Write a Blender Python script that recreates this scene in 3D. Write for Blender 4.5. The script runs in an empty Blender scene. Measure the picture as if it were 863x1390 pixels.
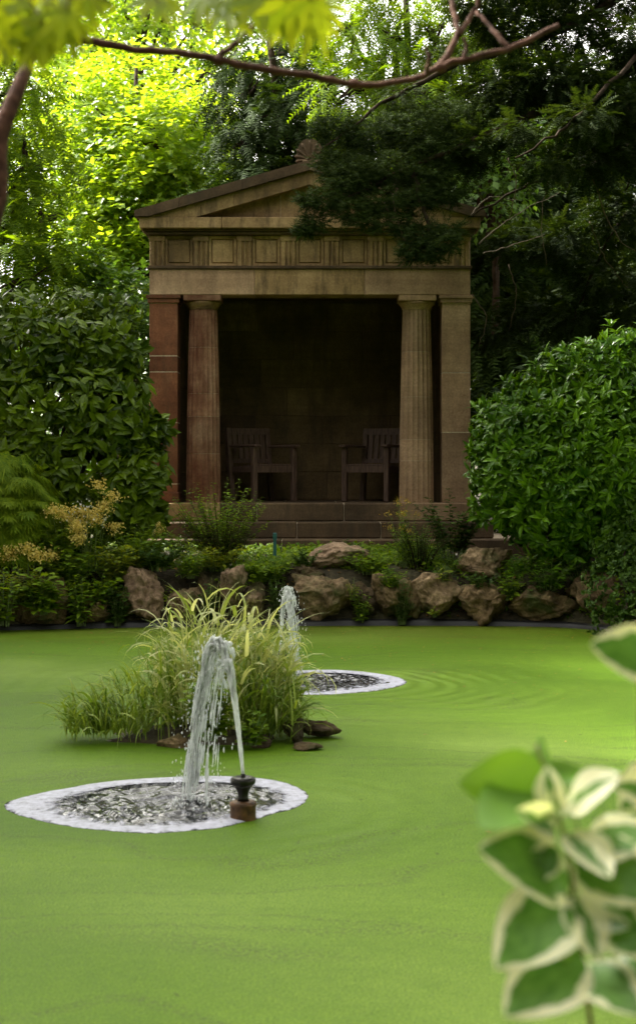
import bpy, bmesh, math
import numpy as np
from mathutils import Vector

# ------------------------------------------------------------------ camera, world, sun, exposure
SC = bpy.context.scene
COL = SC.collection
F = 2370.0                      # focal length in photo pixels (863 x 1390 frame)
CAM_H = 1.5
cam = bpy.data.cameras.new('camera')
cam.sensor_fit = 'VERTICAL'; cam.sensor_height = 36.0; cam.sensor_width = 24.0
cam.lens = F / 1390.0 * 36.0
cam.shift_y = -55.0 / 1390.0
cam.clip_start = 0.05; cam.clip_end = 900.0
cam.dof.use_dof = True; cam.dof.focus_distance = 13.5; cam.dof.aperture_fstop = 4.6
cam_o = bpy.data.objects.new('camera', cam); COL.objects.link(cam_o)
cam_o.location = (0, 0, CAM_H); cam_o.rotation_euler = (math.radians(90), 0, 0)
SC.camera = cam_o

SUN_EL, SUN_AZ = math.radians(44), math.radians(-56)   # azimuth from +y (away from the camera) towards +x
W = bpy.data.worlds.new('World'); SC.world = W; W.use_nodes = True
wn = W.node_tree.nodes; wl = W.node_tree.links; wn.clear()
sky = wn.new('ShaderNodeTexSky'); sky.sky_type = 'NISHITA'; sky.sun_disc = False
sky.sun_elevation = SUN_EL; sky.sun_rotation = SUN_AZ
sky.air_density = 1.0; sky.dust_density = 4.0; sky.ozone_density = 1.0
hsv = wn.new('ShaderNodeHueSaturation'); hsv.inputs['Saturation'].default_value = 0.10
bg = wn.new('ShaderNodeBackground'); bg.inputs['Strength'].default_value = 0.15
wo = wn.new('ShaderNodeOutputWorld')
wl.new(sky.outputs[0], hsv.inputs['Color']); tint = wn.new('ShaderNodeMix'); tint.data_type = 'RGBA'; tint.blend_type = 'MULTIPLY'; tint.inputs[0].default_value = 1.0; tint.inputs[7].default_value = (1.0, 0.97, 0.86, 1)
wl.new(hsv.outputs[0], tint.inputs[6]); wl.new(tint.outputs[2], bg.inputs['Color']); wl.new(bg.outputs[0], wo.inputs['Surface'])
sl = bpy.data.lights.new('sun', 'SUN'); sl.energy = 4.0; sl.angle = math.radians(4); sl.color = (1.0, 0.95, 0.86)
so = bpy.data.objects.new('sun', sl); COL.objects.link(so); so.location = (-10, 20, 30)
sv = Vector((math.sin(SUN_AZ) * math.cos(SUN_EL), math.cos(SUN_AZ) * math.cos(SUN_EL), math.sin(SUN_EL)))
so.rotation_euler = sv.to_track_quat('Z', 'Y').to_euler()
SC.view_settings.view_transform = 'Standard'; SC.view_settings.look = 'None'
SC.view_settings.exposure = 2.45; SC.view_settings.gamma = 1.0
SC.cycles.max_bounces = 6; SC.cycles.diffuse_bounces = 3; SC.cycles.transmission_bounces = 6
SC.cycles.transparent_max_bounces = 4; SC.cycles.use_denoising = True
SC.cycles.sample_clamp_indirect = 4.0; SC.cycles.caustics_reflective = False; SC.cycles.caustics_refractive = False

# ------------------------------------------------------------------ helpers
RNG = np.random.default_rng(7)
def P(px, py, d):
    """world point that stands d metres off and shows at photo pixel (px, py)"""
    return np.array([(px - 431.5) * d / F, d, CAM_H - (py - 640.0) * d / F])
def G(px, py, z=0.0):
    d = (CAM_H - z) * F / (py - 640.0)
    return np.array([(px - 431.5) * d / F, d, z])
def norm(v):
    v = np.asarray(v, float); return v / np.maximum(np.linalg.norm(v, axis=-1, keepdims=True), 1e-9)
def rnd(n): return norm(RNG.normal(size=(n, 3)))

_h = np.random.default_rng(3).random((32, 32, 32))
def vnoise(p):
    p = np.asarray(p, float); i = np.floor(p).astype(int); f = p - i; f = f * f * (3 - 2 * f)
    r = 0
    for a in (0, 1):
        for b in (0, 1):
            for c in (0, 1):
                w = (f[:, 0] if a else 1 - f[:, 0]) * (f[:, 1] if b else 1 - f[:, 1]) * (f[:, 2] if c else 1 - f[:, 2])
                r = r + w * _h[(i[:, 0] + a) % 32, (i[:, 1] + b) % 32, (i[:, 2] + c) % 32]
    return r * 2 - 1
def fbm(p, o=4):
    r = 0; a = 1.0
    for k in range(o):
        r = r + a * vnoise(p + 7.3 * k); p = p * 2.03; a *= 0.5
    return r

def raw_mesh(name, V, loops, starts, mat, smooth=False, attr=None):
    me = bpy.data.meshes.new(name)
    V = np.asarray(V, np.float32)
    me.vertices.add(len(V)); me.vertices.foreach_set('co', V.ravel())
    me.loops.add(len(loops)); me.loops.foreach_set('vertex_index', np.asarray(loops, np.int32))
    me.polygons.add(len(starts)); me.polygons.foreach_set('loop_start', np.asarray(starts, np.int32))
    me.polygons.foreach_set('use_smooth', np.full(len(starts), bool(smooth)))
    me.update(calc_edges=True)
    if attr is not None:
        for nm, arr in attr.items():
            a = me.attributes.new(nm, 'FLOAT', 'POINT'); a.data.foreach_set('value', np.asarray(arr, np.float32))
    if mat: me.materials.append(mat)
    return me
class MB:
    """collects vertices and faces"""
    def __init__(s): s.V = []; s.L = []; s.S = []; s.n = 0; s.nl = 0
    def add(s, V, faces):
        V = np.asarray(V, float)
        for f in faces:
            s.S.append(s.nl); s.L.extend([i + s.n for i in f]); s.nl += len(f)
        s.V.append(V); s.n += len(V); return s
    def raw(s, V, loops, starts):
        s.S.extend((np.asarray(starts) + s.nl).tolist()); s.L.extend((np.asarray(loops) + s.n).tolist())
        s.nl += len(loops); s.V.append(np.asarray(V, float)); s.n += len(V); return s
    def box(s, x0, x1, y0, y1, z0, z1, ch=0.0):
        if ch <= 0:
            V = [(x, y, z) for z in (z0, z1) for y in (y0, y1) for x in (x0, x1)]
            return s.add(V, [(0, 2, 3, 1), (4, 5, 7, 6), (0, 1, 5, 4), (2, 6, 7, 3), (0, 4, 6, 2), (1, 3, 7, 5)])
        ch = min(ch, 0.3 * min(x1 - x0, y1 - y0, z1 - z0))
        V = []; idx = {}
        for a, (xa, sx) in enumerate(((x0, 1), (x1, -1))):
            for b, (yb, sy) in enumerate(((y0, 1), (y1, -1))):
                for c, (zc, sz) in enumerate(((z0, 1), (z1, -1))):
                    for ax in range(3):
                        idx[(a, b, c, ax)] = len(V)
                        V.append((xa + (0 if ax == 0 else sx * ch), yb + (0 if ax == 1 else sy * ch), zc + (0 if ax == 2 else sz * ch)))
        Fs = []
        q = ((0, 0), (1, 0), (1, 1), (0, 1))
        for a in (0, 1):
            f = [idx[(a, u, v, 0)] for u, v in q]; Fs.append(f if a else f[::-1])
            f = [idx[(u, a, v, 1)] for u, v in q]; Fs.append(f[::-1] if a else f)
            f = [idx[(u, v, a, 2)] for u, v in q]; Fs.append(f if a else f[::-1])
        for a in (0, 1):
            for b in (0, 1):
                Fs.append([idx[(a, b, 0, 0)], idx[(a, b, 1, 0)], idx[(a, b, 1, 1)], idx[(a, b, 0, 1)]][:: (1 if a != b else -1)])
                Fs.append([idx[(a, 0, b, 0)], idx[(a, 1, b, 0)], idx[(a, 1, b, 2)], idx[(a, 0, b, 2)]][:: (-1 if a != b else 1)])
                Fs.append([idx[(0, a, b, 1)], idx[(1, a, b, 1)], idx[(1, a, b, 2)], idx[(0, a, b, 2)]][:: (1 if a != b else -1)])
        for a in (0, 1):
            for b in (0, 1):
                for c in (0, 1):
                    f = [idx[(a, b, c, 0)], idx[(a, b, c, 1)], idx[(a, b, c, 2)]]
                    Fs.append(f if (a + b + c) % 2 else f[::-1])
        return s.add(V, Fs)
    def tube(s, pts, rad, n=7, cap=True):
        pts = np.asarray(pts, float); m = len(pts)
        rad = np.broadcast_to(np.asarray(rad, float), (m,))
        t = norm(np.gradient(pts, axis=0)) if m > 2 else norm(np.repeat((pts[1] - pts[0])[None], 2, 0))
        ref = np.array([0, 0, 1.0]) if abs(t[0][2]) < 0.9 else np.array([1.0, 0, 0])
        V = []
        u = None
        for i in range(m):
            if u is None: u = norm(np.cross(t[i], ref))
            else: u = norm(u - t[i] * np.dot(u, t[i]))
            w = np.cross(t[i], u)
            a = np.arange(n) * 2 * math.pi / n
            V.append(pts[i] + rad[i] * (np.cos(a)[:, None] * u + np.sin(a)[:, None] * w))
        Fs = [(i * n + j, i * n + (j + 1) % n, (i + 1) * n + (j + 1) % n, (i + 1) * n + j) for i in range(m - 1) for j in range(n)]
        if cap: Fs += [tuple(range(n))[::-1], tuple((m - 1) * n + j for j in range(n))]
        return s.add(np.vstack(V), Fs)
    def lathe(s, prof, cx, cy, n=24, fn=None):
        """prof: (r, z) from bottom to top"""
        a = np.arange(n) * 2 * math.pi / n
        V = []
        for k, (r, z) in enumerate(prof):
            rr = r * np.ones(n) if fn is None else fn(a, r, z)
            V.append(np.stack([cx + rr * np.cos(a), cy + rr * np.sin(a), np.full(n, z)], 1))
        m = len(prof)
        Fs = [(i * n + j, i * n + (j + 1) % n, (i + 1) * n + (j + 1) % n, (i + 1) * n + j) for i in range(m - 1) for j in range(n)]
        Fs += [tuple(range(n))[::-1], tuple((m - 1) * n + j for j in range(n))]
        return s.add(np.vstack(V), Fs)
    def prism(s, poly, y0, y1):
        """polygon in x,z (counter-clockwise seen from -y) pushed from y0 to y1"""
        n = len(poly)
        V = [(x, y0, z) for x, z in poly] + [(x, y1, z) for x, z in poly]
        Fs = [tuple(range(n)), tuple(range(n, 2 * n))[::-1]] + [(i, i + n, (i + 1) % n + n, (i + 1) % n) for i in range(n)]
        return s.add(V, Fs)
    def mesh(s, name, mat, smooth=False, off=(0, 0, 0), attr=None):
        return raw_mesh(name, np.vstack(s.V) - np.asarray(off, float), s.L, s.S, mat, smooth, attr)

def empty(name, loc, label, cat, group=None):
    o = bpy.data.objects.new(name, None); COL.objects.link(o); o.location = loc; o.empty_display_size = 0.1
    o['label'] = label; o['category'] = cat
    if group: o['group'] = group
    return o
def wloc(o):
    p = np.zeros(3)
    while o is not None:
        p = p + np.array(o.location); o = o.parent
    return p
def put(name, mb, mat, parent=None, smooth=False, label=None, cat=None, group=None, kind=None, loc=None, attr=None):
    """link a builder as ONE mesh object; its vertices were given in world coordinates"""
    org = np.zeros(3) if loc is None else np.asarray(loc, float)
    if loc is None and parent is not None: org = wloc(parent)
    me = mb if isinstance(mb, bpy.types.Mesh) else mb.mesh(name, mat, smooth, org, attr)
    o = bpy.data.objects.new(name, me); COL.objects.link(o)
    if parent is not None:
        o.parent = parent; o.location = org - wloc(parent)
    else: o.location = org
    if label: o['label'] = label
    if cat: o['category'] = cat
    if group: o['group'] = group
    if kind: o['kind'] = kind
    return o

# ------------------------------------------------------------------ materials
def nodes(name):
    m = bpy.data.materials.new(name); m.use_nodes = True
    t = m.node_tree; b = t.nodes['Principled BSDF']; return m, t, b
def N(t, kind, **kw):
    n = t.nodes.new('ShaderNode' + kind)
    for k, v in kw.items():
        if k in n.inputs: n.inputs[k].default_value = v
        else: setattr(n, k, v)
    return n
def ramp(t, fac, stops):
    r = t.nodes.new('ShaderNodeValToRGB'); t.links.new(fac, r.inputs[0])
    e = r.color_ramp.elements
    while len(e) < len(stops): e.new(0.5)
    for el, (p, c) in zip(e, stops): el.position = p; el.color = (*c, 1) if len(c) == 3 else c
    return r.outputs[0]
def mix(t, fac, a, b, mode='MIX'):
    m = t.nodes.new('ShaderNodeMix'); m.data_type = 'RGBA'; m.blend_type = mode
    for sock, v in ((m.inputs[0], fac), (m.inputs[6], a), (m.inputs[7], b)):
        if hasattr(v, 'is_linked'): t.links.new(v, sock)
        else: sock.default_value = v if not isinstance(v, tuple) else (*v, 1)[:4]
    return m.outputs[2]
def bump(t, b, h, strength, dist):
    n = N(t, 'Bump', Strength=strength, Distance=dist); t.links.new(h, n.inputs['Height']); t.links.new(n.outputs[0], b.inputs['Normal'])

def leaf_mat(name, c0, c1, rough=0.45, trans=0.3, tcol=None, spec=0.5, vary=0.25):
    m, t, b = nodes(name)
    g = N(t, 'NewGeometry')
    n = N(t, 'TexNoise', Scale=1.3, Detail=2.0)
    tc = N(t, 'TexCoord'); t.links.new(tc.outputs['Object'], n.inputs['Vector'])
    f = N(t, 'Math', operation='MULTIPLY_ADD'); t.links.new(n.outputs[0], f.inputs[0]); f.inputs[1].default_value = 0.9
    f2 = N(t, 'Math', operation='MULTIPLY_ADD'); t.links.new(g.outputs['Random Per Island'], f2.inputs[0]); f2.inputs[1].default_value = 0.7
    f2.inputs[2].default_value = -0.30; t.links.new(f2.outputs[0], f.inputs[2])
    c = ramp(t, f.outputs[0], [(0.1, c0), (0.9, c1)])
    t.links.new(c, b.inputs['Base Color']); b.inputs['Roughness'].default_value = rough
    b.inputs['Specular IOR Level'].default_value = spec
    tr = N(t, 'BsdfTranslucent')
    tcx = mix(t, 1.0, c, tcol or (1.5, 1.35, 0.5), 'MULTIPLY'); t.links.new(tcx, tr.inputs[0])
    ms = N(t, 'MixShader'); ms.inputs[0].default_value = trans
    t.links.new(b.outputs[0], ms.inputs[1]); t.links.new(tr.outputs[0], ms.inputs[2])
    t.links.new(ms.outputs[0], t.nodes['Material Output'].inputs[0])
    return m
def plain(name, col, rough=0.6, metal=0.0, noise=0.0, scale=20.0, bmp=0.0, bd=0.01, spec=0.5):
    m, t, b = nodes(name)
    b.inputs['Roughness'].default_value = rough; b.inputs['Metallic'].default_value = metal; b.inputs['Specular IOR Level'].default_value = spec
    tc = N(t, 'TexCoord'); n = N(t, 'TexNoise', Scale=scale, Detail=6.0); t.links.new(tc.outputs['Object'], n.inputs['Vector'])
    lo = tuple(c * (1 - noise) for c in col); hi = tuple(min(1, c * (1 + noise)) for c in col)
    t.links.new(ramp(t, n.outputs[0], [(0.3, lo), (0.7, hi)]), b.inputs['Base Color'])
    if bmp: bump(t, b, n.outputs[0], bmp, bd)
    return m
def stone_mat(name, c0, c1, c2, stain=(0.06, 0.045, 0.03), stain_amt=0.72, seed=0.0):
    m, t, b = nodes(name)
    tc = N(t, 'TexCoord'); mp = N(t, 'Mapping'); mp.inputs['Location'].default_value = (seed, seed * 2, seed * 3)
    g = N(t, 'NewGeometry'); t.links.new(g.outputs['Position'], mp.inputs['Vector'])
    n1 = N(t, 'TexNoise', Scale=2.2, Detail=6.0, Roughness=0.6); t.links.new(mp.outputs[0], n1.inputs['Vector'])
    n2 = N(t, 'TexNoise', Scale=45.0, Detail=5.0, Roughness=0.65); t.links.new(mp.outputs[0], n2.inputs['Vector'])
    ms = N(t, 'Mapping'); ms.inputs['Scale'].default_value = (5.0, 5.0, 1.1); t.links.new(g.outputs['Position'], ms.inputs['Vector'])
    n3 = N(t, 'TexNoise', Scale=1.6, Detail=7.0, Roughness=0.7); t.links.new(ms.outputs[0], n3.inputs['Vector'])
    mb_ = N(t, 'Mapping'); mb_.inputs['Scale'].default_value = (0.7, 0.7, 13.0); t.links.new(g.outputs['Position'], mb_.inputs['Vector'])
    n4 = N(t, 'TexNoise', Scale=1.5, Detail=4.0); t.links.new(mb_.outputs[0], n4.inputs['Vector'])
    oi = N(t, 'ObjectInfo')
    c = ramp(t, n1.outputs[0], [(0.3, c0), (0.5, c1), (0.72, c2)])
    hs = N(t, 'HueSaturation'); t.links.new(c, hs.inputs['Color'])
    mv = N(t, 'Math', operation='MULTIPLY_ADD'); t.links.new(oi.outputs['Random'], mv.inputs[0]); mv.inputs[1].default_value = 0.46; mv.inputs[2].default_value = 0.78
    t.links.new(mv.outputs[0], hs.inputs['Value'])
    c = mix(t, 1.0, hs.outputs[0], ramp(t, n4.outputs[0], [(0.3, (0.84, 0.83, 0.82)), (0.7, (1.0, 1.0, 1.0))]), 'MULTIPLY')
    c = mix(t, 1.0, c, ramp(t, n2.outputs[0], [(0.25, (0.62, 0.6, 0.58)), (0.7, (1.08, 1.08, 1.08))]), 'MULTIPLY')
    c = mix(t, ramp(t, n3.outputs[0], [(0.47, (0, 0, 0)), (0.66, (stain_amt,) * 3)]), c, stain)
    t.links.new(c, b.inputs['Base Color']); b.inputs['Roughness'].default_value = 0.88; b.inputs['Specular IOR Level'].default_value = 0.25
    bump(t, b, n2.outputs[0], 0.5, 0.006)
    return m

M_STONE = stone_mat('sandstone', (0.2304, 0.1455, 0.0666), (0.4000, 0.2667, 0.1273), (0.5576, 0.3879, 0.2000))
M_STONE_P = stone_mat('pink_sandstone', (0.3379, 0.2144, 0.1300), (0.5068, 0.3379, 0.2079), (0.6498, 0.4549, 0.2924), stain_amt=0.3, seed=3.1)
M_STONE_R = stone_mat('red_sandstone', (0.1610, 0.0598, 0.0299), (0.2760, 0.1127, 0.0575), (0.3910, 0.1898, 0.1035), stain_amt=0.45, seed=5.7)
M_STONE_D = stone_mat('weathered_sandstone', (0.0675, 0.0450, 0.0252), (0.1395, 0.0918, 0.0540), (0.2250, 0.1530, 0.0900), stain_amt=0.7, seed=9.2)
M_STONE_I = stone_mat('interior_shade_sandstone', (0.0930, 0.0620, 0.0279), (0.1705, 0.1147, 0.0527), (0.2480, 0.1674, 0.0775), stain_amt=0.6, seed=2.2)  # inner walls and ceiling: shade put into a darker stone colour
M_STONE_L = stone_mat('iron_stained_sandstone', (0.1800, 0.0720, 0.0384), (0.3480, 0.1920, 0.1140), (0.5040, 0.3360, 0.2160), stain=(0.10, 0.03, 0.015), stain_amt=0.7, seed=5.7)
M_MORTAR = plain('mortar', (0.55, 0.45, 0.33), 0.95, noise=0.25, scale=30)
M_BARK = plain('bark', (0.034, 0.023, 0.015), 0.95, noise=0.5, scale=14, bmp=0.8, bd=0.02, spec=0.1)
M_TWIG = plain('twig_bark', (0.085, 0.06, 0.03), 0.85, noise=0.35, scale=20)
M_REDBARK = plain('reddish_bark', (0.105, 0.052, 0.034), 0.85, noise=0.6, scale=35, bmp=0.7, spec=0.2)
M_STEM = plain('green_stem', (0.11, 0.16, 0.04), 0.6, noise=0.3)

def pond_outline():
    ctl = np.array([(-6.8, 5.2), (-7.2, 9), (-6.6, 13), (-5.0, 15.7), (-3.2, 16.40), (-1.6, 16.80), (0, 16.95), (1.5, 16.95), (2.45, 16.70),
                    (2.95, 15.7), (3.7, 13.8), (4.6, 11), (5.0, 7.5), (4.2, 4.9), (2.4, 4.1), (0, 3.9), (-3.5, 4.0)], float)
    out = []
    n = len(ctl)
    for i in range(n):
        p0, p1, p2, p3 = ctl[i - 1], ctl[i], ctl[(i + 1) % n], ctl[(i + 2) % n]
        for t in np.arange(8) / 8:
            out.append(0.5 * (2 * p1 + (p2 - p0) * t + (2 * p0 - 5 * p1 + 4 * p2 - p3) * t * t + (3 * p1 - p0 - 3 * p2 + p3) * t ** 3))
    return np.array(out)
POND = pond_outline()
def pond_dist(x, y):
    """signed distance to the pond edge, positive on land"""
    p = np.stack([np.ravel(x), np.ravel(y)], 1); a = POND; b = np.roll(POND, -1, 0)
    d = np.full(len(p), 1e9); ins = np.zeros(len(p), bool)
    for A, B in zip(a, b):
        ab = B - A; t = np.clip(((p - A) @ ab) / (ab @ ab), 0, 1)
        d = np.minimum(d, np.hypot(*(p - A - t[:, None] * ab).T))
        cr = ((A[1] > p[:, 1]) != (B[1] > p[:, 1]))
        if A[1] != B[1]: ins ^= cr & (p[:, 0] < (B[0] - A[0]) * (p[:, 1] - A[1]) / (B[1] - A[1]) + A[0])
    return np.where(ins, -d, d)
def sstep(a, b, x):
    t = np.clip((x - a) / (b - a), 0, 1); return t * t * (3 - 2 * t)
def ground_z(x, y):
    x = np.ravel(np.asarray(x, float)); y = np.ravel(np.asarray(y, float))
    d = pond_dist(x, y)
    far = sstep(8, 15, y)
    top = 0.18 + 0.37 * far + 0.12 * far * sstep(0.5, 2.2, d) + 0.05 * vnoise(np.stack([x * 0.9, y * 0.9, 0 * x], 1)) * sstep(0.3, 1.5, d) + 0.02 * np.clip(d - 6, 0, 60)
    land = top * sstep(-0.02, 0.55, d)
    return np.where(d > 0, land - 0.03, -0.03 - 0.45 * sstep(0, 0.5, -d))

# ------------------------------------------------------------------ the setting: ground, pond water, duckweed
def build_ground():
    def axis(a, b, st, far):
        mid = np.arange(a, b + 1e-6, st); out = 1.35 ** np.arange(1, 40) * st
        out = np.cumsum(out); out = out[out < far]
        return np.concatenate([a - out[::-1], mid, b + out])
    xs = axis(-9, 9, 0.14, 400); ys = axis(-3, 24, 0.14, 400)
    X, Y = np.meshgrid(xs, ys); Z = ground_z(X, Y)
    nx, ny = len(xs), len(ys)
    i = np.arange((nx - 1) * (ny - 1)); r, c = divmod(i, nx - 1); v = r * nx + c
    L = np.stack([v, v + 1, v + nx + 1, v + nx], 1).ravel()
    m, t, b = nodes('garden_soil')
    g = N(t, 'NewGeometry'); n = N(t, 'TexNoise', Scale=1.5, Detail=8.0); t.links.new(g.outputs['Position'], n.inputs['Vector'])
    n2 = N(t, 'TexNoise', Scale=25.0, Detail=6.0); t.links.new(g.outputs['Position'], n2.inputs['Vector'])
    c1 = ramp(t, n.outputs[0], [(0.35, (0.035, 0.024, 0.014)), (0.6, (0.05, 0.05, 0.018))])
    t.links.new(mix(t, 1.0, c1, ramp(t, n2.outputs[0], [(0.3, (0.5, 0.5, 0.5)), (0.7, (1.2, 1.1, 1.0))]), 'MULTIPLY'), b.inputs['Base Color'])
    b.inputs['Roughness'].default_value = 0.95; bump(t, b, n2.outputs[0], 0.8, 0.03)
    me = raw_mesh('ground', np.stack([X.ravel(), Y.ravel(), Z], 1), L, np.arange(len(i)) * 4, m, True)
    put('ground', me, None, kind='structure')
build_ground()

NEAR_OUT = [(3, 1091), (40, 1080), (95, 1070), (150, 1061), (220, 1056), (290, 1053), (350, 1056), (390, 1064), (418, 1083), (405, 1096), (370, 1105), (330, 1116), (280, 1126), (220, 1131), (150, 1128), (90, 1121), (40, 1110), (12, 1100)]
NEAR_IN = [(82, 1097), (95, 1086), (130, 1078), (180, 1070), (250, 1067), (310, 1069), (360, 1075), (388, 1086), (375, 1097), (345, 1105), (300, 1115), (250, 1122), (190, 1125), (140, 1120), (100, 1110)]
FAR_OUT = [(345, 928), (365, 917), (400, 911), (450, 909), (500, 913), (535, 919), (551, 926), (530, 934), (490, 940), (440, 943), (390, 943), (358, 938)]
FAR_IN = [(362, 929), (378, 921), (410, 917), (450, 916), (490, 920), (511, 926), (483, 934), (430, 940), (390, 940), (368, 935)]
def ring(pts, n, amp, seed):
    w = np.array([G(*p)[:2] for p in pts]); c = w.mean(0)
    a = np.arctan2(*(w - c).T[::-1]); r = np.hypot(*(w - c).T)
    o = np.argsort(a); a = a[o]; r = r[o]
    th = np.arange(n) * 2 * math.pi / n - math.pi
    rr = np.interp(th, np.concatenate([a - 2 * math.pi, a, a + 2 * math.pi]), np.concatenate([r, r, r]))
    k = np.ones(5) / 5; rr = np.convolve(np.concatenate([rr[-2:], rr, rr[:2]]), k, 'valid')
    q = np.stack([np.cos(th), np.sin(th), np.full(n, seed)], 1)
    rr = rr * (1 + amp * fbm(q * 4, 4) * 0.5)
    return c, th, rr
RINGS = []
for (o_, i_, sd) in ((NEAR_OUT, NEAR_IN, 1.0), (FAR_OUT, FAR_IN, 5.0)):
    c, th, ro = ring(o_, 220, 0.025, sd); c2, th2, ri = ring(i_, 220, 0.05, sd + 9)
    po = c + ro[:, None] * np.stack([np.cos(th), np.sin(th)], 1)
    pi_ = c2 + ri[:, None] * np.stack([np.cos(th2), np.sin(th2)], 1)
    RINGS.append((po, pi_, c2))
SPLASH = [G(258, 1096), G(402, 928)]

def water_mat():
    m, t, b = nodes('pond_water'); b.inputs['Base Color'].default_value = (0.012, 0.014, 0.010, 1)
    b.inputs['Roughness'].default_value = 0.06; b.inputs['IOR'].default_value = 1.33
    return m
M_WATER = water_mat()
mb = MB(); mb.add([(x, y, -0.012) for x, y in POND], [tuple(range(len(POND)))][:1]); put('pond_water', mb, M_WATER, kind='structure')

def build_duckweed():
    m, t, b = nodes('duckweed_mat')
    g = N(t, 'NewGeometry'); pos = g.outputs['Position']
    fine = N(t, 'TexNoise', Scale=105.0, Detail=4.0, Roughness=0.85); t.links.new(pos, fine.inputs['Vector'])
    vor = N(t, 'TexVoronoi', Scale=130.0); t.links.new(pos, vor.inputs['Vector'])
    warp = N(t, 'TexNoise', Scale=0.45, Detail=3.0); t.links.new(pos, warp.inputs['Vector'])
    wv = N(t, 'VectorMath', operation='MULTIPLY_ADD'); t.links.new(warp.outputs['Color'], wv.inputs[0]); wv.inputs[1].default_value = (1.6, 2.4, 0); t.links.new(pos, wv.inputs[2])
    mp = N(t, 'Mapping'); mp.inputs['Scale'].default_value = (0.35, 1.7, 1); t.links.new(wv.outputs[0], mp.inputs['Vector'])
    band = N(t, 'TexNoise', Scale=1.1, Detail=5.0, Roughness=0.6); t.links.new(mp.outputs[0], band.inputs['Vector'])
    big = N(t, 'TexNoise', Scale=0.3, Detail=2.0); t.links.new(pos, big.inputs['Vector'])
    base = ramp(t, big.outputs[0], [(0.36, (0.080, 0.160, 0.003)), (0.50, (0.105, 0.192, 0.008)), (0.64, (0.160, 0.255, 0.030))])
    base = mix(t, 1.0, base, ramp(t, band.outputs[0], [(0.3, (0.80, 0.84, 0.72)), (0.6, (1.0, 1.0, 1.0)), (0.75, (1.12, 1.1, 1.35))]), 'MULTIPLY')
    base = mix(t, 1.0, base, ramp(t, fine.outputs[0], [(0.34, (0.38, 0.44, 0.4)), (0.5, (0.95, 0.97, 0.9)), (0.66, (1.6, 1.45, 1.8))]), 'MULTIPLY')
    clp = N(t, 'TexNoise', Scale=14.0, Detail=5.0, Roughness=0.7); t.links.new(pos, clp.inputs['Vector'])
    base = mix(t, 1.0, base, ramp(t, clp.outputs[0], [(0.3, (0.84, 0.88, 0.8)), (0.65, (1.1, 1.06, 1.1))]), 'MULTIPLY')
    # thin drift lines where the plants have parted, and sparse open specks
    ln = N(t, 'TexNoise', Scale=0.62, Detail=1.5); t.links.new(mp.outputs[0], ln.inputs['Vector'])
    la = N(t, 'Math', operation='SUBTRACT'); t.links.new(ln.outputs[0], la.inputs[0]); la.inputs[1].default_value = 0.5
    lb = N(t, 'Math', operation='ABSOLUTE'); t.links.new(la.outputs[0], lb.inputs[0])
    lf = N(t, 'TexNoise', Scale=55.0, Detail=3.0); t.links.new(pos, lf.inputs['Vector'])
    lm = N(t, 'Math', operation='MULTIPLY'); t.links.new(ramp(t, lb.outputs[0], [(0.0, (0.6,) * 3), (0.028, (0, 0, 0))]), lm.inputs[0])
    t.links.new(ramp(t, lf.outputs[0], [(0.46, (0, 0, 0)), (0.60, (1, 1, 1))]), lm.inputs[1])
    base = mix(t, lm.outputs[0], base, (0.045, 0.055, 0.018))
    sv_ = N(t, 'TexVoronoi', Scale=9.0); sv_.inputs['Randomness'].default_value = 1.0; t.links.new(wv.outputs[0], sv_.inputs['Vector'])
    ssz = N(t, 'MapRange'); t.links.new(sv_.outputs['Distance'], ssz.inputs[0]); ssz.inputs[1].default_value = 0.05; ssz.inputs[2].default_value = 0.11; ssz.inputs[3].default_value = 0.8; ssz.inputs[4].default_value = 0.0
    spk = N(t, 'Math', operation='MULTIPLY'); t.links.new(ssz.outputs[0], spk.inputs[0]); t.links.new(ramp(t, band.outputs[0], [(.50, (0, 0, 0)), (.58, (1, 1, 1))]), spk.inputs[1])
    base = mix(t, spk.outputs[0], base, (0.03, 0.045, 0.008))
    # brown-yellow scum along the far bank
    sx = N(t, 'SeparateXYZ'); t.links.new(pos, sx.inputs[0])
    sn = N(t, 'TexNoise', Scale=2.2, Detail=6.0); t.links.new(mp.outputs[0], sn.inputs['Vector'])
    sa = N(t, 'Math', operation='MULTIPLY_ADD'); t.links.new(sn.outputs[0], sa.inputs[0]); sa.inputs[1].default_value = 3.4; t.links.new(sx.outputs[1], sa.inputs[2])
    sc = ramp(t, sa.outputs[0], [(0.0, (0, 0, 0)), (1.0, (1, 1, 1))])
    mr = N(t, 'MapRange'); t.links.new(sa.outputs[0], mr.inputs[0]); mr.inputs[1].default_value = 16.6; mr.inputs[2].default_value = 18.4; mr.inputs[4].default_value = 0.6
    base = mix(t, mr.outputs[0], base, (0.085, 0.10, 0.010))
    t.links.new(base, b.inputs['Base Color'])
    b.inputs['Roughness'].default_value = 0.55; b.inputs['Specular IOR Level'].default_value = 0.10
    # ripples running out from both fountains
    h = None
    for (s, amp, reach) in ((SPLASH[0], 0.5, 1.5), (RINGS[1][2], 1.0, 2.6)):
        d = N(t, 'VectorMath', operation='DISTANCE'); t.links.new(pos, d.inputs[0]); d.inputs[1].default_value = (float(s[0]), float(s[1]), 0)
        dw = N(t, 'Math', operation='MULTIPLY_ADD'); t.links.new(warp.outputs[0], dw.inputs[0]); dw.inputs[1].default_value = 1.1; t.links.new(d.outputs['Value'], dw.inputs[2])
        k = N(t, 'Math', operation='MULTIPLY'); t.links.new(dw.outputs[0], k.inputs[0]); k.inputs[1].default_value = 30.0
        sn_ = N(t, 'Math', operation='SINE'); t.links.new(k.outputs[0], sn_.inputs[0])
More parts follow.
